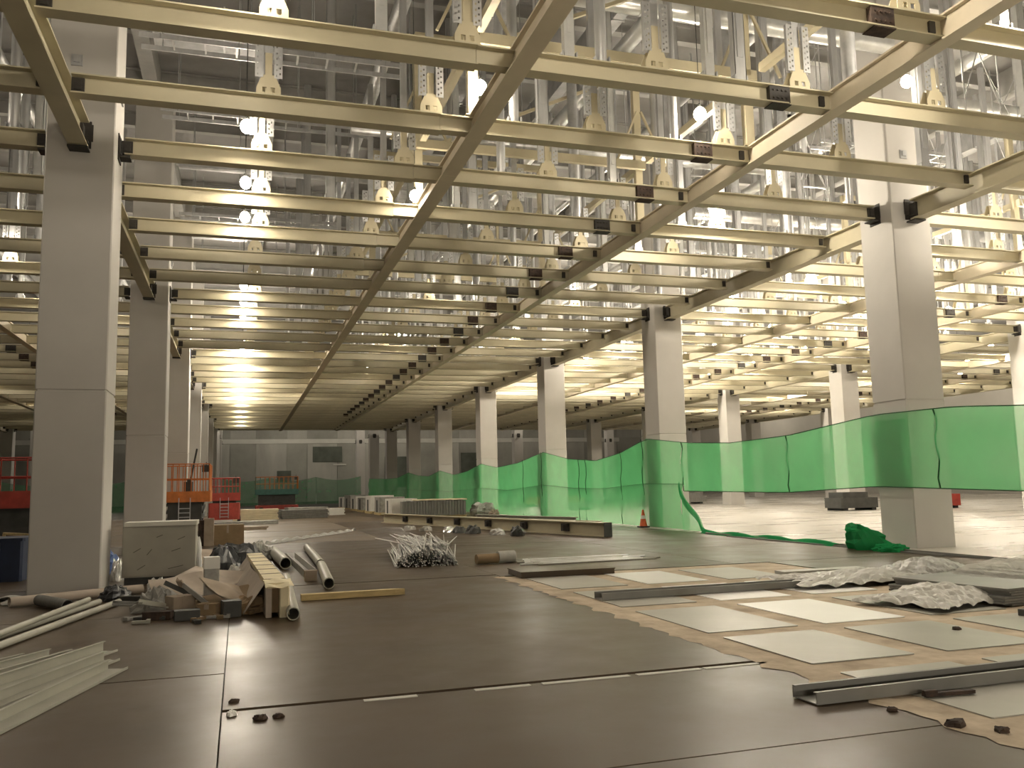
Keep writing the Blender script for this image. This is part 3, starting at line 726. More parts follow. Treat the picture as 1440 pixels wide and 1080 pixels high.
# ------------------------------------------------------------------ scissor lifts
def lift(x, y, rz, L, Wd, zc, zd, zr, mdeck, mrail, mchas, lab, left_end=None, ladder_=True, infill=7):
    t = thing('scissor_lift', lab, 'lift', (x, y, 0.002), rz, 'scissor lifts')
    ch = MB().box(-L / 2, L / 2, -Wd / 2, Wd / 2, 0.22, zc, 0.05).obj('chassis', mchas, t)
    MB().box(L * 0.1, L * 0.38, -Wd / 2 - 0.02, -Wd / 2, 0.3, zc - 0.06).obj('access_door', mchas, ch)
    for sx in (-1, 1):
        for sy in (-1, 1):
            wh = MB().cyl((sx * L * 0.36, sy * (Wd / 2 - 0.12), 0.2), (sx * L * 0.36, sy * (Wd / 2 + 0.03), 0.2), 0.2, 16).obj('wheel', 'rubber', t)
            MB().cyl((sx * L * 0.36, sy * (Wd / 2 + 0.03), 0.2), (sx * L * 0.36, sy * (Wd / 2 + 0.045), 0.2), 0.1, 10).obj('wheel_hub', mchas, wh)
    n = 3
    hz = (zd - 0.12 - zc) / n
    for i in range(n):
        for sy in (-1, 1):
            a, b = zc + i * hz + 0.03, zc + (i + 1) * hz - 0.03
            MB().bar((-L * 0.42, sy * Wd * 0.36, a), (L * 0.42, sy * Wd * 0.36, b), 0.05, 0.09).obj('scissor_arm', 'dark', t)
            MB().bar((-L * 0.42, sy * Wd * 0.27, b), (L * 0.42, sy * Wd * 0.27, a), 0.05, 0.09).obj('scissor_arm', 'dark', t)
    MB().box(-L * 0.43, L * 0.43, -Wd * 0.34, Wd * 0.34, zc, zd - 0.15).obj('motor_box', 'dark', t)
    MB().box(-L / 2, L / 2, -Wd / 2, Wd / 2, zd - 0.14, zd).box(-L / 2, L / 2, -Wd / 2 - 0.02, -Wd / 2, zd - 0.26, zd + 0.16).box(-L / 2, L / 2, Wd / 2, Wd / 2 + 0.02, zd - 0.26, zd + 0.16).box(-L / 2 - 0.02, -L / 2, -Wd / 2, Wd / 2, zd - 0.26, zd + 0.14).obj('platform', mdeck, t)
    def rail(p, q, r=0.022, nm='guard_rail', m=mrail): MB().cyl(p, q, r, 6).obj(nm, m, t)
    hw, hl = Wd / 2 - 0.02, L / 2 - 0.03
    for k, z in enumerate((zr, zd + (zr - zd) * 0.52)):
        for sy in (-1, 1): rail((-hl, sy * hw, z), (hl, sy * hw, z))
        for sx in (-1, 1): rail((sx * hl, -hw, z), (sx * hl, hw, z), m=left_end if left_end and sx < 0 else mrail)
    for i in range(infill + 1):
        xx = -hl + 2 * hl * i / infill
        for sy in (-1, 1): rail((xx, sy * hw, zd), (xx, sy * hw, zr), 0.026 if i in (0, infill) else 0.018, 'guard_post', left_end if left_end and i < 2 else mrail)
    for i in range(1, 8):
        for sx in (-1, 1): rail((sx * hl, -hw + 2 * hw * i / 8, zd), (sx * hl, -hw + 2 * hw * i / 8, zr), 0.018, 'guard_post')
    if ladder_:
        ld = MB().bar((-L / 2 - 0.04, -0.2, 0.3), (-L / 2 - 0.04, -0.2, zd - 0.1), 0.03, 0.03).bar((-L / 2 - 0.04, 0.2, 0.3), (-L / 2 - 0.04, 0.2, zd - 0.1), 0.03, 0.03).obj('entry_ladder', 'galvd', t)
        for i in range(5): MB().box(-L / 2 - 0.06, -L / 2 - 0.02, -0.2, 0.2, 0.35 + i * 0.16, 0.38 + i * 0.16).obj('rung', 'galvd', ld)
    cb = MB().box(hl - 0.26, hl - 0.06, -hw + 0.05, -hw + 0.35, zr - 0.25, zr + 0.02).obj('control_box', 'dark', t)
    MB().cyl((hl - 0.16, -hw + 0.2, zr + 0.02), (hl - 0.14, -hw + 0.2, zr + 0.14), 0.015, 6).obj('joystick', 'rubber', cb)
    return t
lift(-1.95, 36.0, math.pi / 2, 2.5, 1.76, 0.55, 1.5, 2.66, 'orange', 'orange', 'red', 'orange scissor lift with full guard rails beside the left columns', infill=8)
lift(-0.72, 47.3, math.pi / 2, 2.3, 1.5, 1.05, 1.42, 2.3, 'red', 'red', 'red', 'red scissor lift just right of the orange one', infill=3)
lift(2.75, 70.0, 0.0, 3.2, 1.5, 0.55, 1.6, 2.7, 'teal', 'orange', 'red', 'far scissor lift with orange rails and dark green platform', left_end='teal', ladder_=False, infill=9)
lift(-5.0, 24.7, 0.0, 3.5, 1.4, 0.62, 1.55, 2.52, 'red', 'red', 'red', 'dark red scissor lift behind the first left column', ladder_=False, infill=6)
# tools on the orange platform
t = tag(MB().box(-0.16, 0.16, -0.1, 0.1, 0, 0.5, 0.03).box(-0.05, 0.05, -0.06, 0.06, 0.5, 0.62).cyl((0.06, 0, 0.5), (0.28, 0, 1.75), 0.035, 8).obj('power_drill_stand', 'dark', None, (-1.85, 35.2, 1.502)), 'dark upright tool leaning on the orange lift platform', 'tool')

# ------------------------------------------------------------------ left side: cabinet, bins, column foot clutter
t = thing('grey_cabinet', 'scuffed grey cabinet with a pale overhanging lid beside the left column', 'cabinet', (-1.33, 16.95, 0.003))
MB().box(-0.56, 0.56, -0.32, 0.32, 0, 0.12).obj('plinth', 'dark', t)
MB().box(-0.6, 0.6, -0.36, 0.36, 0.12, 1.0, 0.01).obj('body', 'cabinet', t)
MB().box(-0.575, 0.56, -0.372, -0.36, 0.15, 0.97).obj('front_panel', 'cabinet', t)
MB().box(-0.58, 0.62, -0.40, 0.38, 1.0, 1.07, 0.01).obj('lid', 'lid', t)
for a in ((-0.42, 0.55, -0.3, 0.62), (-0.2, 0.5, -0.12, 0.6), (0.2, 0.55, 0.35, 0.6), (-0.35, 0.25, -0.22, 0.33), (0.15, 0.25, 0.4, 0.3), (0.3, 0.75, 0.42, 0.8), (-0.05, 0.8, 0.05, 0.84)):
    MB().bar((a[0], -0.374, a[1]), (a[2], -0.374, a[3]), 0.004, 0.012).obj('scuff_mark', 'scuff', t)
t = thing('storage_bin', 'dark navy storage bin behind the first left column', 'bin', (-4.75, 18.9, 0.002))
MB().box(-0.9, 0.9, -0.5, 0.5, 0, 0.74, 0.04).obj('body', 'navy', t)
MB().box(-0.94, 0.94, -0.54, 0.54, 0.74, 0.8, 0.04).obj('rim', 'navy', t)
for x in (-0.5, 0.0, 0.5): MB().box(x - 0.03, x + 0.03, -0.53, -0.5, 0.05, 0.72).obj('rib', 'navy', t)
lump('tarp_heap', -2.55, 18.6, 0.35, 0.4, 0.5, 'blue', 'crumpled blue tarp between the first column and the cabinet', 'tarp', 21)
lump('foil_scrap', -2.12, 17.55, 0.1, 0.15, 0.34, 'foil', 'shiny crumpled foil between the first column and the cabinet', 'scrap', 22, sharp=0.6)
tag(MB().bar((-4.6, 20.3, 0.82), (-4.0, 19.7, 0.80), 0.05, 0.05).bar((-4.6, 20.3, 0.1), (-4.6, 20.3, 0.82), 0.05, 0.05).bar((-4.0, 19.7, 0.0), (-4.0, 19.7, 0.80), 0.05, 0.05).bar((-4.6, 20.3, 0.0), (-4.6, 20.3, 0.2), 0.05, 0.05).obj('timber_trestle', 'wood'), 'small timber trestle behind the navy bin', 'trestle')

# --- pipes in front of the left column
def steel_pipe(p0, p1, r, m, lab, grp=None, name='steel_pipe'):
    return tag(MB().tube(p0, p1, r, r * 0.14, 16).obj(name, m), lab, 'pipe', grp)
steel_pipe((-1.62, 13.75, 0.045), (-2.52, 9.4, 0.045), 0.04, 'pale_steel', 'thin pale pipe slanting from the left edge, nearest of the pair', 'thin pale pipes at left')
steel_pipe((-1.9, 13.9, 0.045), (-2.8, 9.55, 0.045), 0.04, 'pale_steel', 'thin pale pipe slanting from the left edge, farther of the pair', 'thin pale pipes at left')
steel_pipe((-1.98, 13.5, 0.125), (-2.5, 9.9, 0.125), 0.034, 'pale_steel', 'thin pale pipe resting on the slanting pair at left', 'thin pale pipes at left')
steel_pipe((-1.45, 15.1, 0.075), (-3.1, 14.15, 0.075), 0.07, 'foamg', 'dusty short pipe lying before the first left column')
steel_pipe((-2.2, 13.25, 0.085), (-2.72, 14.15, 0.085), 0.08, 'panel', 'dark pipe lying askew before the first left column')
lump('rag_heap', -1.75, 14.35, 0.22, 0.2, 0.2, 'bag', 'dark rag heap on the pipe ends at left', 'rag', 31)
tag(MB().bar((-1.9, 14.3, 0.04), (-1.15, 13.95, 0.04), 0.09, 0.07).bar((-1.2, 14.0, 0.03), (-1.0, 13.95, 0.03), 0.12, 0.05).obj('dark_bar', 'dark'), 'short dark bar beside the rag heap at left', 'bar')
for n, (x, y, w, l, rz) in enumerate(((-2.6, 15.15, 0.9, 0.35, 0.1), (-1.95, 15.35, 0.7, 0.3, -0.15), (-3.6, 15.2, 0.8, 0.4, 0.05), (-3.0, 14.6, 0.6, 0.3, 0.3))):
    tag(MB().grid(lambda u, v: ((u - 0.5) * w, (v - 0.5) * l, 0.01 + 0.06 * abs(math.sin(7 * u + n) * math.sin(5 * v + n))), 12, 5).obj('crumpled_wrap', 'filmg', None, (x, y, 0.003), rz), f'crumpled grey wrap at the first left column foot, {ORD[n + 1]} scrap from the right', 'wrap', 'scraps at the left column foot')

# --- angle profiles at the bottom left
def profile_bar(p0, p1, w, h, lab):
    p0, p1 = Vector(p0), Vector(p1)
    dd = p1 - p0; L = dd.length; t = 0.006
    mb = MB().box(0, L, 0, w, 0, t).box(0, L, -t, 0, 0, h).box(0, L, w, w + t, 0, 0.022).box(0, L, 0, 0.025, h - t, h)
    o = mb.obj('steel_profile', 'pale_steel', None, p0, math.atan2(dd.y, dd.x))
    return tag(o, lab, 'profile', 'steel profiles at bottom left')
for n, (a, b, w, h) in enumerate((((-1.10, 8.72), (-2.25, 4.5), 0.17, 0.09), ((-1.20, 9.20), (-2.75, 4.9), 0.15, 0.09), ((-1.28, 9.74), (-3.15, 5.3), 0.15, 0.10),
        ((-1.56, 9.64), (-3.42, 5.9), 0.11, 0.06), ((-1.76, 9.70), (-3.62, 6.3), 0.11, 0.07), ((-1.98, 9.66), (-3.85, 6.7), 0.10, 0.05))):
    profile_bar((*a, 0.004), (*b, 0.004), w, h, f'pale steel profile at the bottom left, {ORD[n + 1]} from the bottom of the bundle')

# ------------------------------------------------------------------ debris heap in the left middle
t = thing('foam_wrapped_duct', 'long box duct wrapped in pale yellow foam lying towards the camera', 'duct', (0.38, 14.05, 0.003), 0.035)
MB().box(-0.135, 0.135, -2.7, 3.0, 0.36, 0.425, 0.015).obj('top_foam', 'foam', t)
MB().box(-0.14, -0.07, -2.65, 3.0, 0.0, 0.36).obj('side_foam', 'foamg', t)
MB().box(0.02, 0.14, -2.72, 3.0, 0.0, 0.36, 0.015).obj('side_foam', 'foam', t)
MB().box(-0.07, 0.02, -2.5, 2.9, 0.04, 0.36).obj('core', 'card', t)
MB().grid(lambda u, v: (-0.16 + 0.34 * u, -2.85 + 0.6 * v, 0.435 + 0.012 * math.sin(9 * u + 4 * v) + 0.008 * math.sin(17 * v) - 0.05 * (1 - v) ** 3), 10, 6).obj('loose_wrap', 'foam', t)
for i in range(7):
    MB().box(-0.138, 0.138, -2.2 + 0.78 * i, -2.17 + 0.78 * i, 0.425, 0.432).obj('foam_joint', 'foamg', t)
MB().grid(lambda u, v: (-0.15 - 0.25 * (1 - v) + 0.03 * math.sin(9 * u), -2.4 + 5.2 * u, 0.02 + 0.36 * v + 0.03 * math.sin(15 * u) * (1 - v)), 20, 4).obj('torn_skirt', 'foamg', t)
steel_pipe((0.64, 11.0, 0.085), (0.78, 15.6, 0.085), 0.078, 'pale_steel', 'grey pipe with open dark end lying beside the foam duct')
steel_pipe((0.90, 18.2, 0.125), (0.80, 22.0, 0.125), 0.118, 'pale_steel', 'thick grey pipe with open end behind the foam duct')
steel_pipe((1.37, 14.2, 0.095), (1.56, 17.7, 0.095), 0.09, 'pale_steel', 'short grey pipe, nearest of the two right of the debris')
steel_pipe((1.58, 18.1, 0.095), (1.70, 23.5, 0.095), 0.09, 'pale_steel', 'grey pipe, farther of the two right of the debris')
o = MB().prism([(-0.11, 0), (0.11, 0), (0.11, 0.14), (0.095, 0.14), (0.095, 0.015), (-0.095, 0.015), (-0.095, 0.14), (-0.11, 0.14)], 'y', 0, 4.6).obj('steel_channel', 'filmg', None, (1.24, 16.4, 0.003), 0.02)
tag(o, 'grey steel channel lying between the pipes right of the debris', 'channel')
tag(MB().box(-0.1, 0.1, -0.06, 0.06, 0, 0.16).box(-0.11, 0.11, -0.07, 0.07, 0.16, 0.18).obj('wood_block', 'cardl', None, (1.20, 15.7, 0.003), 0.1), 'small pale block before the grey channel end', 'block')
o = MB().prism([(0, 0), (1.35, 0.02), (1.5, 0.05), (1.35, 0.13), (0, 0.15)], 'z', 0, 0.085).obj('timber_plank', 'wood', None, (0.86, 12.9, 0.003), 0.02)
tag(o, 'yellowish timber plank with a broken pointed end on the floor', 'plank')
def cbox(x, y, z, sx, sy, sz, rz, m, lab, name='cardboard_box', cat='box', flaps=True, tilt=0):
    t = thing(name, lab, cat, (x, y, z), rz)
    MB().box(-sx / 2, sx / 2, -sy / 2, sy / 2, 0, sz, 0.008).obj('body', m, t)
    if flaps:
        MB().box(-sx / 2, -0.005, -sy / 2, sy / 2, sz, sz + 0.008).obj('flap', m, t)
        MB().box(0.005, sx / 2, -sy / 2, sy / 2, sz, sz + 0.008).obj('flap', m, t)
        MB().box(-0.03, 0.03, -sy / 2 - 0.002, -sy / 2, sz * 0.6, sz).obj('tape', 'cardl', t)
    return t
cbox(-0.35, 28.2, 0.003, 0.95, 0.7, 0.58, 0.08, 'card', 'large brown cardboard box behind the debris heap')
cbox(-0.85, 27.6, 0.003, 0.28, 0.3, 0.8, 0.0, 'cardl', 'tall narrow tan carton beside the brown box')
cbox(-1.2, 27.7, 0.003, 0.4, 0.4, 0.75, 0.1, 'rust', 'dark brown carton left of the tan carton')
cbox(-0.36, 13.1, 0.003, 0.2, 0.2, 0.50, 0.1, 'filmg', 'upright pale-topped post box in the debris heap', 'post_box', 'box', False)
MB().box(-0.105, 0.105, -0.105, 0.105, 0.5, 0.66).obj('foam_cap', 'white', bpy.data.objects['post_box'])
def sheet_scrap(name, x, y, z, sx, sy, rx, ry, rz, m, lab, th=0.015, bend=0.05, cat='sheet'):
    s1 = random.uniform(0, 6)
    mb = MB()
    f = lambda zz: (lambda u, v: ((u - 0.5) * sx, (v - 0.5) * sy, zz + bend * math.sin(5 * u + s1) * math.sin(3.5 * v + s1)))
    mb.grid(f(th), 10, 8); mb.grid(f(0), 10, 8)
    o = mb.obj(name, m, None, (x, y, z)); o.rotation_euler = (rx, ry, rz)
    return tag(o, lab, cat, 'sheets in the debris heap')
sheet_scrap('cardboard_sheet', -0.12, 12.35, 0.25, 0.6, 0.7, 0.30, 0.30, 0.5, 'cardl', 'bent pale cardboard sheet tilted on the debris heap before the foam duct')
sheet_scrap('cardboard_sheet', -0.80, 13.55, 0.22, 0.75, 0.8, 0.30, -0.08, 0.2, 'foamg', 'dusty pale board left of the upright post box')
sheet_scrap('cardboard_sheet', -0.42, 15.3, 0.2, 0.9, 1.0, 0.1, 0.15, -0.3, 'foamg', 'pinkish foam sheet leaning against the foam duct')
sheet_scrap('cardboard_sheet', -0.2, 12.9, 0.12, 1.0, 0.6, 0.08, -0.1, 0.4, 'card', 'brown cardboard under the pale sheet in the debris')
sheet_scrap('cardboard_sheet', -0.62, 20.5, 0.17, 1.0, 1.3, 0.15, 0.1, 0.1, 'cardl', 'pale cardboard lying across the black bags')
lump('trash_bag', -0.27, 17.4, 0.3, 0.5, 0.55, 'bag', 'black plastic bag behind the debris heap, beside the cabinet', 'bag', 41, sharp=0.3)
lump('trash_bag', 0.0, 18.6, 0.5, 0.6, 0.5, 'bag', 'black plastic bag behind the debris heap, next to the foam duct', 'bag', 42, sharp=0.3)
lump('film_scrap', 0.12, 12.1, 0.25, 0.3, 0.18, 'card', 'crumpled brown paper beside the front end of the foam duct', 'paper', 45, sharp=0.6)
lump('film_scrap', -1.0, 12.6, 0.25, 0.2, 0.28, 'filmg', 'grey crumpled film at the left of the debris heap', 'film', 46, sharp=0.6)
lump('foil_scrap', -1.23, 14.9, 0.13, 0.1, 0.2, 'paper', 'very bright crumpled white foil before the grey cabinet', 'scrap', 47, sharp=0.7)
lump('foil_scrap', -1.2, 13.9, 0.08, 0.08, 0.14, 'paper', 'white paper scrap before the grey cabinet', 'paper', 48, sharp=0.7)
lump('paper_scrap', -0.08, 16.4, 0.16, 0.16, 0.24, 'paper', 'white paper wad in the debris beside the foam duct', 'paper', 49, sharp=0.4)
lump('paper_scrap', -0.85, 19.3, 0.12, 0.14, 0.62, 'paper', 'white paper wad beside the cabinet edge', 'paper', 50, sharp=0.4)
lump('film_scrap', 0.45, 21.5, 0.35, 0.4, 0.35, 'filmg', 'grey crumpled plastic behind the foam duct', 'film', 51, sharp=0.5)
rnd = random.Random(3)
for n, (x, y, sx, sy, sz, a, m, lab) in enumerate(((-0.72, 12.35, 0.3, 0.25, 0.22, 0.5, 'cardl', 'small torn carton at the front left of the debris heap'), (-0.08, 11.75, 0.22, 0.2, 0.2, 0.2, 'dark', 'small black box at the front of the debris heap'),
        (-0.35, 11.95, 0.24, 0.2, 0.15, -0.3, 'card', 'small brown carton at the front of the debris heap'), (-0.6, 11.7, 0.3, 0.2, 0.12, 0.1, 'dark', 'flat black box at the front left of the debris heap'), (-0.95, 11.9, 0.34, 0.16, 0.1, -0.2, 'rust', 'low rusty box left of the debris heap'))):
    cbox(x, y, 0.003, sx, sy, sz, a, m, lab, 'small_box', 'box', n in (0, 2))
for n, (x, y, z, L, rx, rz, m, lab) in enumerate(((-0.55, 12.6, 0.16, 0.9, 0.5, 0.3, 'dark', 'dark strip leaning in the middle of the debris heap'), (-0.9, 12.3, 0.10, 0.8, 0.25, 0.8, 'pale_steel', 'pale metal strip leaning at the left of the debris heap'), (-0.45, 12.2, 0.18, 0.7, -0.5, 2.4, 'filmg', 'grey strip leaning at the front of the debris heap'), (-1.15, 12.9, 0.06, 0.9, 0.12, 0.25, 'chan', 'grey bar left of the debris heap'), (-0.68, 12.9, 0.2, 0.6, 0.7, 1.2, 'cardl', 'tan strip leaning against the post box'))):
    o = MB().box(-L / 2, L / 2, -0.04, 0.04, -0.012, 0.012).box(-L / 2, L / 2, 0.03, 0.04, 0.012, 0.05).obj('metal_strip', m, None, (x, y, z)); o.rotation_euler = (0, rx, rz)
    tag(o, lab, 'strip')
for n in range(26):
    x, y = rnd.uniform(-1.25, 0.15), rnd.uniform(11.35, 13.2)
    L, a = rnd.uniform(0.12, 0.5), rnd.uniform(0, 3.14)
    m = rnd.choice(['dark', 'rust', 'card', 'pale_steel', 'filmg'])
    z = rnd.uniform(0.02, 0.05)
    o = MB().box(-L / 2, L / 2, -0.03, 0.03, -0.015, 0.015).box(-L / 2, -L / 2 + 0.04, -0.035, 0.035, -0.018, 0.03).obj('metal_offcut', m, None, (x, y, 0.022), a)
    tag(o, f'small {dict(dark="black", rust="rusty", card="brown", pale_steel="pale", filmg="grey")[m]} offcut on the floor around the debris heap', 'offcut', 'offcuts around the debris heap')
# strip of film and low stacks further back
tag(MB().grid(lambda u, v: (0.7 + 3.4 * u + 0.2 * v, 27.2 + 6.5 * u + (v - 0.5) * (1.2 - 0.5 * u), 0.01 + 0.075 * (0.4 + abs(math.sin(31 * u + 4 * v))) * math.sin(math.pi * v)), 90, 6, False).obj('plastic_film', 'filmg'), 'long crumpled strip of pale plastic film on the floor behind the pipes', 'film')
for n, (x, y, sx, sy, sz, m, lab) in enumerate((
        (0.9, 52.0, 2.4, 1.6, 0.6, 'foam', 'cream wrapped stack right of the red lift'), (3.6, 52.5, 2.6, 1.8, 0.5, 'panel', 'low dark stack of panels right of the cream stack'),
        (4.3, 60.0, 2.6, 1.8, 0.5, 'filmg', 'pale grey pallet load in front of the far lift'), (5.9, 57.0, 1.0, 0.8, 0.45, 'white', 'small white box right of the low dark stack'),
        (0.3, 44.5, 3.0, 0.8, 0.18, 'filmg', 'low strip of grey panels before the red lift'), (-0.1, 38.2, 2.4, 0.7, 0.14, 'cardl', 'flat tan panels behind the brown box'), (6.9, 64.0, 1.6, 0.6, 0.2, 'cardl', 'flat pale offcut alone on the floor right of the far lift'))):
    t = thing('panel_stack', lab, 'stack', (x, y, 0.003), 0.05 * n)
    k = max(2, int(sz / 0.09))
    for i in range(k):
        MB().box(-sx / 2 + random.uniform(-0.04, 0.04), sx / 2 + random.uniform(-0.04, 0.04), -sy / 2, sy / 2, sz * i / k, sz * (i + 1) / k - 0.012).obj('stacked_panel', m, t)

# --- stacks before the net, mid distance
for n in range(7):
    y = 50 + n * 4.1; x = 8.9 + 0.01 * n
    t = thing('wrapped_pallet', f'white wrapped pallet load in the row before the net, {ORD[n + 1]} from the front', 'pallet', (x, y, 0.003), 0.02 * n, 'wrapped pallets before the net')
    MB().box(-0.8, 0.8, -1.0, 1.0, 0, 0.04).box(-0.8, 0.8, -1.0, 1.0, 0.12, 0.15).box(-0.8, -0.7, -1, 1, 0.04, 0.12).box(0.7, 0.8, -1, 1, 0.04, 0.12).box(-0.05, 0.05, -1, 1, 0.04, 0.12).obj('pallet_base', 'wood', t)
    MB().box(-0.78, 0.78, -0.95, 0.95, 0.15, 1.0 + 0.08 * (n % 3), 0.08).obj('wrapped_load', 'white' if n % 2 == 0 else 'filmg', t)
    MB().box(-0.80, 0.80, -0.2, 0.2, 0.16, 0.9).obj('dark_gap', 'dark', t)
t = thing('dark_panel_stack', 'big dark stack of ribbed panels with cream sheet on top', 'stack', (10.2, 47.4, 0.003), -0.12)
for i in range(22): MB().box(-1.72 + i * 0.157, -1.72 + i * 0.157 + 0.14, -1.0, 1.0, 0.1, 0.86 + 0.02 * ((i * 7) % 3)).obj('upright_panel', 'panel', t)
MB().box(-1.75, 1.75, -0.9, 0.9, 0, 0.1).obj('pallet_base', 'wood', t)
MB().box(-1.1, 1.8, -0.9, 1.1, 0.905, 0.96).obj('cover_sheet', 'foam', t)
lump('debris_bag', 13.0, 47.3, 0.7, 0.7, 0.65, 'filmg', 'grey bag of rubble right of the dark panel stack', 'bag', 61, sharp=0.4)
lump('debris_bag', 12.9, 44.5, 0.3, 0.3, 0.35, 'cardl', 'small tan bag right of the dark panel stack', 'bag', 62, sharp=0.4)

# --- long cream beam on the floor with brackets
p0, p1 = Vector((6.52, 41.2, 0)), Vector((10.5, 24.1, 0))
t = thing('floor_beam', 'long cream steel beam lying on the floor before the net', 'beam', (p1.x, p1.y, 0.003), math.atan2((p0 - p1).y, (p0 - p1).x))
L = (p0 - p1).length
MB().prism(hpoly(0.3, 0.0, 0.42, 0.03, 0.02), 'x', 0, L).obj('beam_section', 'cream', t)
for i in range(6):
    a = 2.0 + i * 2.55
    MB().box(a, a + 0.35, 0.02, 0.12, 0.1, 0.34).box(a + 0.1, a + 0.16, 0.12, 0.2, 0.12, 0.3).obj('clip_plate', 'cleat', t)
MB().box(-0.012, 0.0, -0.15, 0.15, 0, 0.42).obj('end_plate', 'dark', t)
for n, (a, b, w, z, m, lab) in enumerate((((11.0, 41.0), (13.2, 33.5), 0.22, 0.25, 'pale_steel', 'pale beam lying close to the net, behind the long cream beam'), ((9.0, 38.5), (12.6, 29.5), 0.2, 0.24, 'cream', 'shorter cream beam between the long beam and the net'))):
    a, b = Vector((*a, 0)), Vector((*b, 0))
    o = MB().prism(hpoly(w, 0, z, 0.02, 0.014), 'x', 0, (a - b).length).obj('floor_beam', m, None, (b.x, b.y, 0.003), math.atan2((a - b).y, (a - b).x))
    tag(o, lab, 'beam')
for n, (x, y, m, sz) in enumerate(((6.6, 31.8, 'film', 0.16), (7.1, 30.4, 'foil', 0.2), (7.6, 28.8, 'dark', 0.25), (7.3, 29.6, 'dark', 0.2), (8.1, 27.6, 'foil', 0.2), (8.45, 26.6, 'dark', 0.28), (6.2, 33.2, 'filmg', 0.14))):
    lump('floor_scrap', x, y, 0.22, 0.3, sz, m, {'film': 'white', 'foil': 'shiny', 'dark': 'black', 'filmg': 'grey'}[m] + f' scrap at the foot of the long cream beam, {ORD[n + 1]} listed', 'scrap', 70 + n, 12, 5, 'scraps by the long beam', 0.5)

# --- bundle of threaded rods, cardboard roll, thin rods
mb = MB(); rnd = random.Random(11)
for i in range(230):
    u = rnd.random()
    lay = rnd.randint(0, 7)
    x0 = 2.98 + u * 1.25 + 0.0
    zz = 0.014 + lay * 0.05 * (1 - abs(u - 0.5) * 1.2)
    mb.cyl((x0, 17.35 + rnd.uniform(-0.1, 0.25), zz), (x0 + rnd.uniform(-0.15, 0.25) + 0.5, 20.6 + rnd.uniform(-0.3, 0.8), zz + rnd.uniform(0.0, 0.06) + 0.01 * lay), 0.014, 6)
for i in range(26):
    x0 = rnd.uniform(3.4, 4.3)
    mb.cyl((x0, 18.2, 0.36), (x0 + rnd.uniform(-0.3, 0.7), 19.6 + rnd.uniform(0.6, 2.4), 0.38 + rnd.uniform(-0.05, 0.1)), 0.013, 6)
tag(mb.obj('rod_bundle', 'rod'), 'fanned heap of thin zinc rods on the floor in the middle', 'rods', None, 'stuff')
t = thing('paper_roll', 'brown roll with a pale end lying beside the rod heap', 'roll', (5.02, 17.3, 0.003), 0.12)
MB().cyl((-0.42, 0, 0.1), (0.05, 0, 0.1), 0.1, 14).obj('brown_roll', 'card', t)
MB().cyl((0.05, 0, 0.12), (0.42, 0, 0.12), 0.12, 14).obj('pale_roll', 'film', t)
rnd = random.Random(5)
for n in range(9):
    y = 16.4 + n * 0.17; z = 0.017 + (0.032 if n % 3 == 2 else 0)
    o = MB().cyl((0, 0, 0), (2.55 + rnd.uniform(-0.2, 0.25), rnd.uniform(-0.05, 0.05), 0), 0.016, 8).cyl((0, 0, 0), (0.12, 0, 0), 0.024, 8).obj('steel_rod', 'alu' if n % 2 else 'pale_steel', None, (5.5 + rnd.uniform(-0.2, 0.2), y, z if n % 3 != 2 else 0.017), rnd.uniform(-0.03, 0.03))
    tag(o, f'thin bright rod lying beyond the tile field, {ORD[n + 1]} from the front', 'rod', 'thin rods beyond the tiles')
tag(MB().cyl((5.55, 17.9, 0.05), (5.75, 18.4, 0.05), 0.05, 10).cyl((5.75, 18.4, 0.05), (5.6, 18.8, 0.05), 0.05, 10).obj('bent_pipe', 'alu'), 'short bent pipe left of the thin rods', 'pipe')
t = thing('dark_board', 'dark board lying raised at the far left corner of the tiles', 'board', (5.45, 14.65, 0.003), -0.03)
MB().box(-0.85, 0.85, -0.42, 0.42, 0, 0.085).obj('board', 'board', t)
MB().box(-0.86, 0.86, -0.44, 0.44, 0.085, 0.1).obj('face_sheet', 'board', t)

# --- steel channels on the tile field
def channel(x0, x1, y, w, h, m, lab, rz, zz):
    t = 0.008
    poly = [(-w / 2, 0), (w / 2, 0), (w / 2, h), (w / 2 - 0.03, h), (w / 2 - 0.03, h - t), (w / 2 - t, h - t), (w / 2 - t, t), (-w / 2 + t, t), (-w / 2 + t, h - t), (-w / 2 + 0.03, h - t), (-w / 2 + 0.03, h), (-w / 2, h)]
    o = MB().prism(poly, 'x', 0, x1 - x0).obj('steel_channel', m, None, (x0, y, zz), rz)
    return tag(o, lab, 'channel')
channel(3.82, 9.6, 5.42, 0.27, 0.085, 'chan', 'grey lipped steel channel across the front of the tile field', 0.02, 0.006)
channel(4.66, 8.9, 11.1, 0.26, 0.09, 'chan', 'grey lipped steel channel across the middle of the tile field', 0.01, 0.008)
tag(MB().bar((4.65, 5.2, 0.02), (5.05, 5.16, 0.02), 0.05, 0.025).bar((4.65, 5.2, 0.04), (4.75, 5.19, 0.04), 0.04, 0.02).obj('wood_shim', 'rust'), 'rusty shim under the front channel', 'shim')
for n, (x, y, r) in enumerate(((7.0, 7.3, 0.05), (4.3, 4.55, 0.07), (4.45, 4.35, 0.05), (0.16, 6.42, 0.05), (0.28, 6.43, 0.04), (4.2, 5.0, 0.04), (-0.02, 7.0, 0.04))):
    lump('dirt_clod', x, y, r, r * 0.8, r * 0.6, 'rust', ['small dark clod on a pale tile', 'dirt clod at the lower right tile edge', 'smaller dirt clod at the lower right tile edge', 'dark bit on the floor near the bottom left joint', 'flat dark bit beside the other at the bottom left joint', 'dirt clod on the dark floor by the tile edge', 'pebble in the long floor joint'][n], 'clod', 90 + n, 10, 5)

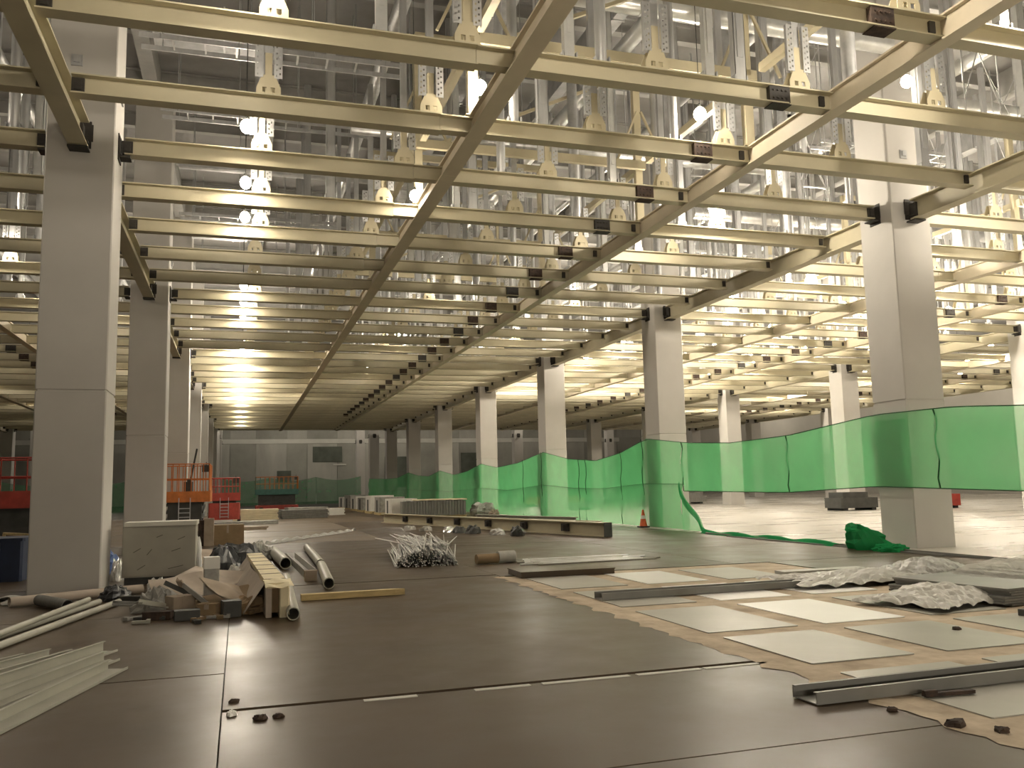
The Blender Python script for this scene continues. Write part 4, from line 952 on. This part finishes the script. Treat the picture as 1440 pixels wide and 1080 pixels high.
lump('paper_scrap', -0.03, 6.62, 0.035, 0.06, 0.03, 'paper', 'tiny white scrap on the dark floor joint at the bottom left', 'paper', 99, 10, 5)
# --- film-covered sheet pile on the right
t = thing('sheet_pile', 'pile of grey sheets on the far side of the tiles at right', 'pile', (10.0, 9.3, 0.003), 0.12)
for i in range(7):
    MB().box(-1.35 + random.uniform(-0.1, 0.1), 1.7 + random.uniform(-0.1, 0.1), -0.85, 0.85, 0.03 * i, 0.03 * i + 0.026).obj('sheet', 'panel' if i % 2 else 'chan', t)
for i in range(5):
    MB().box(-0.2 + 0.3 * i, 0.0 + 0.3 * i, -0.8, 0.82, 0.212, 0.245 + 0.01 * i).obj('slat', 'filmg', t)
def drape(name, x, y, sx, sy, h, m, lab, seed, rz=0):
    r = random.Random(seed); a, b, c = (r.uniform(0, 6) for _ in range(3))
    fn = lambda u, v: ((u - 0.5) * sx * (1 + 0.08 * math.sin(7 * v + a)), (v - 0.5) * sy * (1 + 0.1 * math.sin(6 * u + b)),
                       0.012 + h * (math.sin(math.pi * min(1, max(0, u))) ** 0.7) * (math.sin(math.pi * v) ** 0.6) * (0.75 + 0.25 * math.sin(8 * u + c)) + 0.03 * abs(math.sin(21 * u + 9 * v + a)) + 0.025 * abs(math.sin(13 * v - 17 * u + b)) + r.uniform(0, 0.018))
    return tag(MB().grid(fn, 40, 24, False).obj(name, m, None, (x, y, 0.0), rz), lab, 'film')
drape('plastic_film', 8.35, 9.0, 1.7, 1.25, 0.17, 'film', 'crumpled white film on the tiles before the sheet pile', 3, 0.3)
drape('plastic_film', 8.9, 11.3, 2.3, 1.3, 0.14, 'film', 'pale plastic film behind the sheet pile', 4, -0.1)
drape('plastic_film', 10.5, 11.6, 1.8, 1.1, 0.22, 'filmg', 'grey film heap farthest right behind the sheet pile', 6, 0.0)
drape('plastic_film', 10.2, 9.5, 2.4, 1.9, 0.36, 'clear', 'clear plastic sheet draped over the sheet pile', 7, 0.15)
tag(MB().prism([(0, 0), (1.6, 0.05), (1.6, 0.32), (0, 0.3)], 'z', 0, 0.05).obj('pale_board', 'film', None, (8.6, 12.55, 0.003), -0.05), 'flat pale board at the far edge of the tiles', 'board')
tag(MB().box(-1.2, 1.2, -0.12, 0.12, 0, 0.07).box(-1.2, 1.2, -0.12, -0.1, 0.07, 0.14).obj('dark_profile', 'dark', None, (9.5, 7.75, 0.003), 0.1), 'dark profile on the tiles right of the film at the picture edge', 'profile')

# --- red machinery and clutter beyond the net at right
for n, (x, y, sx, sy, h, m, lab) in enumerate(((33.5, 36.0, 2.6, 1.4, 1.0, 'red', 'red machine low behind the net at far right'), (29.5, 37.0, 2.2, 1.4, 0.9, 'dark', 'dark machine beside the red one behind the net'), (31.0, 58.0, 4.0, 1.5, 0.8, 'panel', 'dark stack beyond the net between the columns'), (24.0, 66.0, 5.0, 1.5, 0.7, 'card', 'brown stack beyond the net far back'), (20.0, 52, 3.0, 1.2, 0.5, 'panel', 'low grey stack beyond the net near the raised net edge'))):
    t = thing('floor_machine' if n < 2 else 'material_stack', lab, 'machine' if n < 2 else 'stack', (x, y, 0.003))
    MB().box(-sx / 2, sx / 2, -sy / 2, sy / 2, 0.12, h * 0.7, 0.06).obj('body', m, t)
    MB().box(-sx / 2 + 0.2, sx / 2 - 0.5, -sy / 2 + 0.1, sy / 2 - 0.1, h * 0.7, h, 0.05).obj('top_unit', m if n != 0 else 'dark', t)
    for s in (-1, 1): MB().box(s * sx * 0.38 - 0.12, s * sx * 0.38 + 0.12, -sy / 2 + 0.05, sy / 2 - 0.05, 0, 0.12).obj('skid', 'rubber', t)
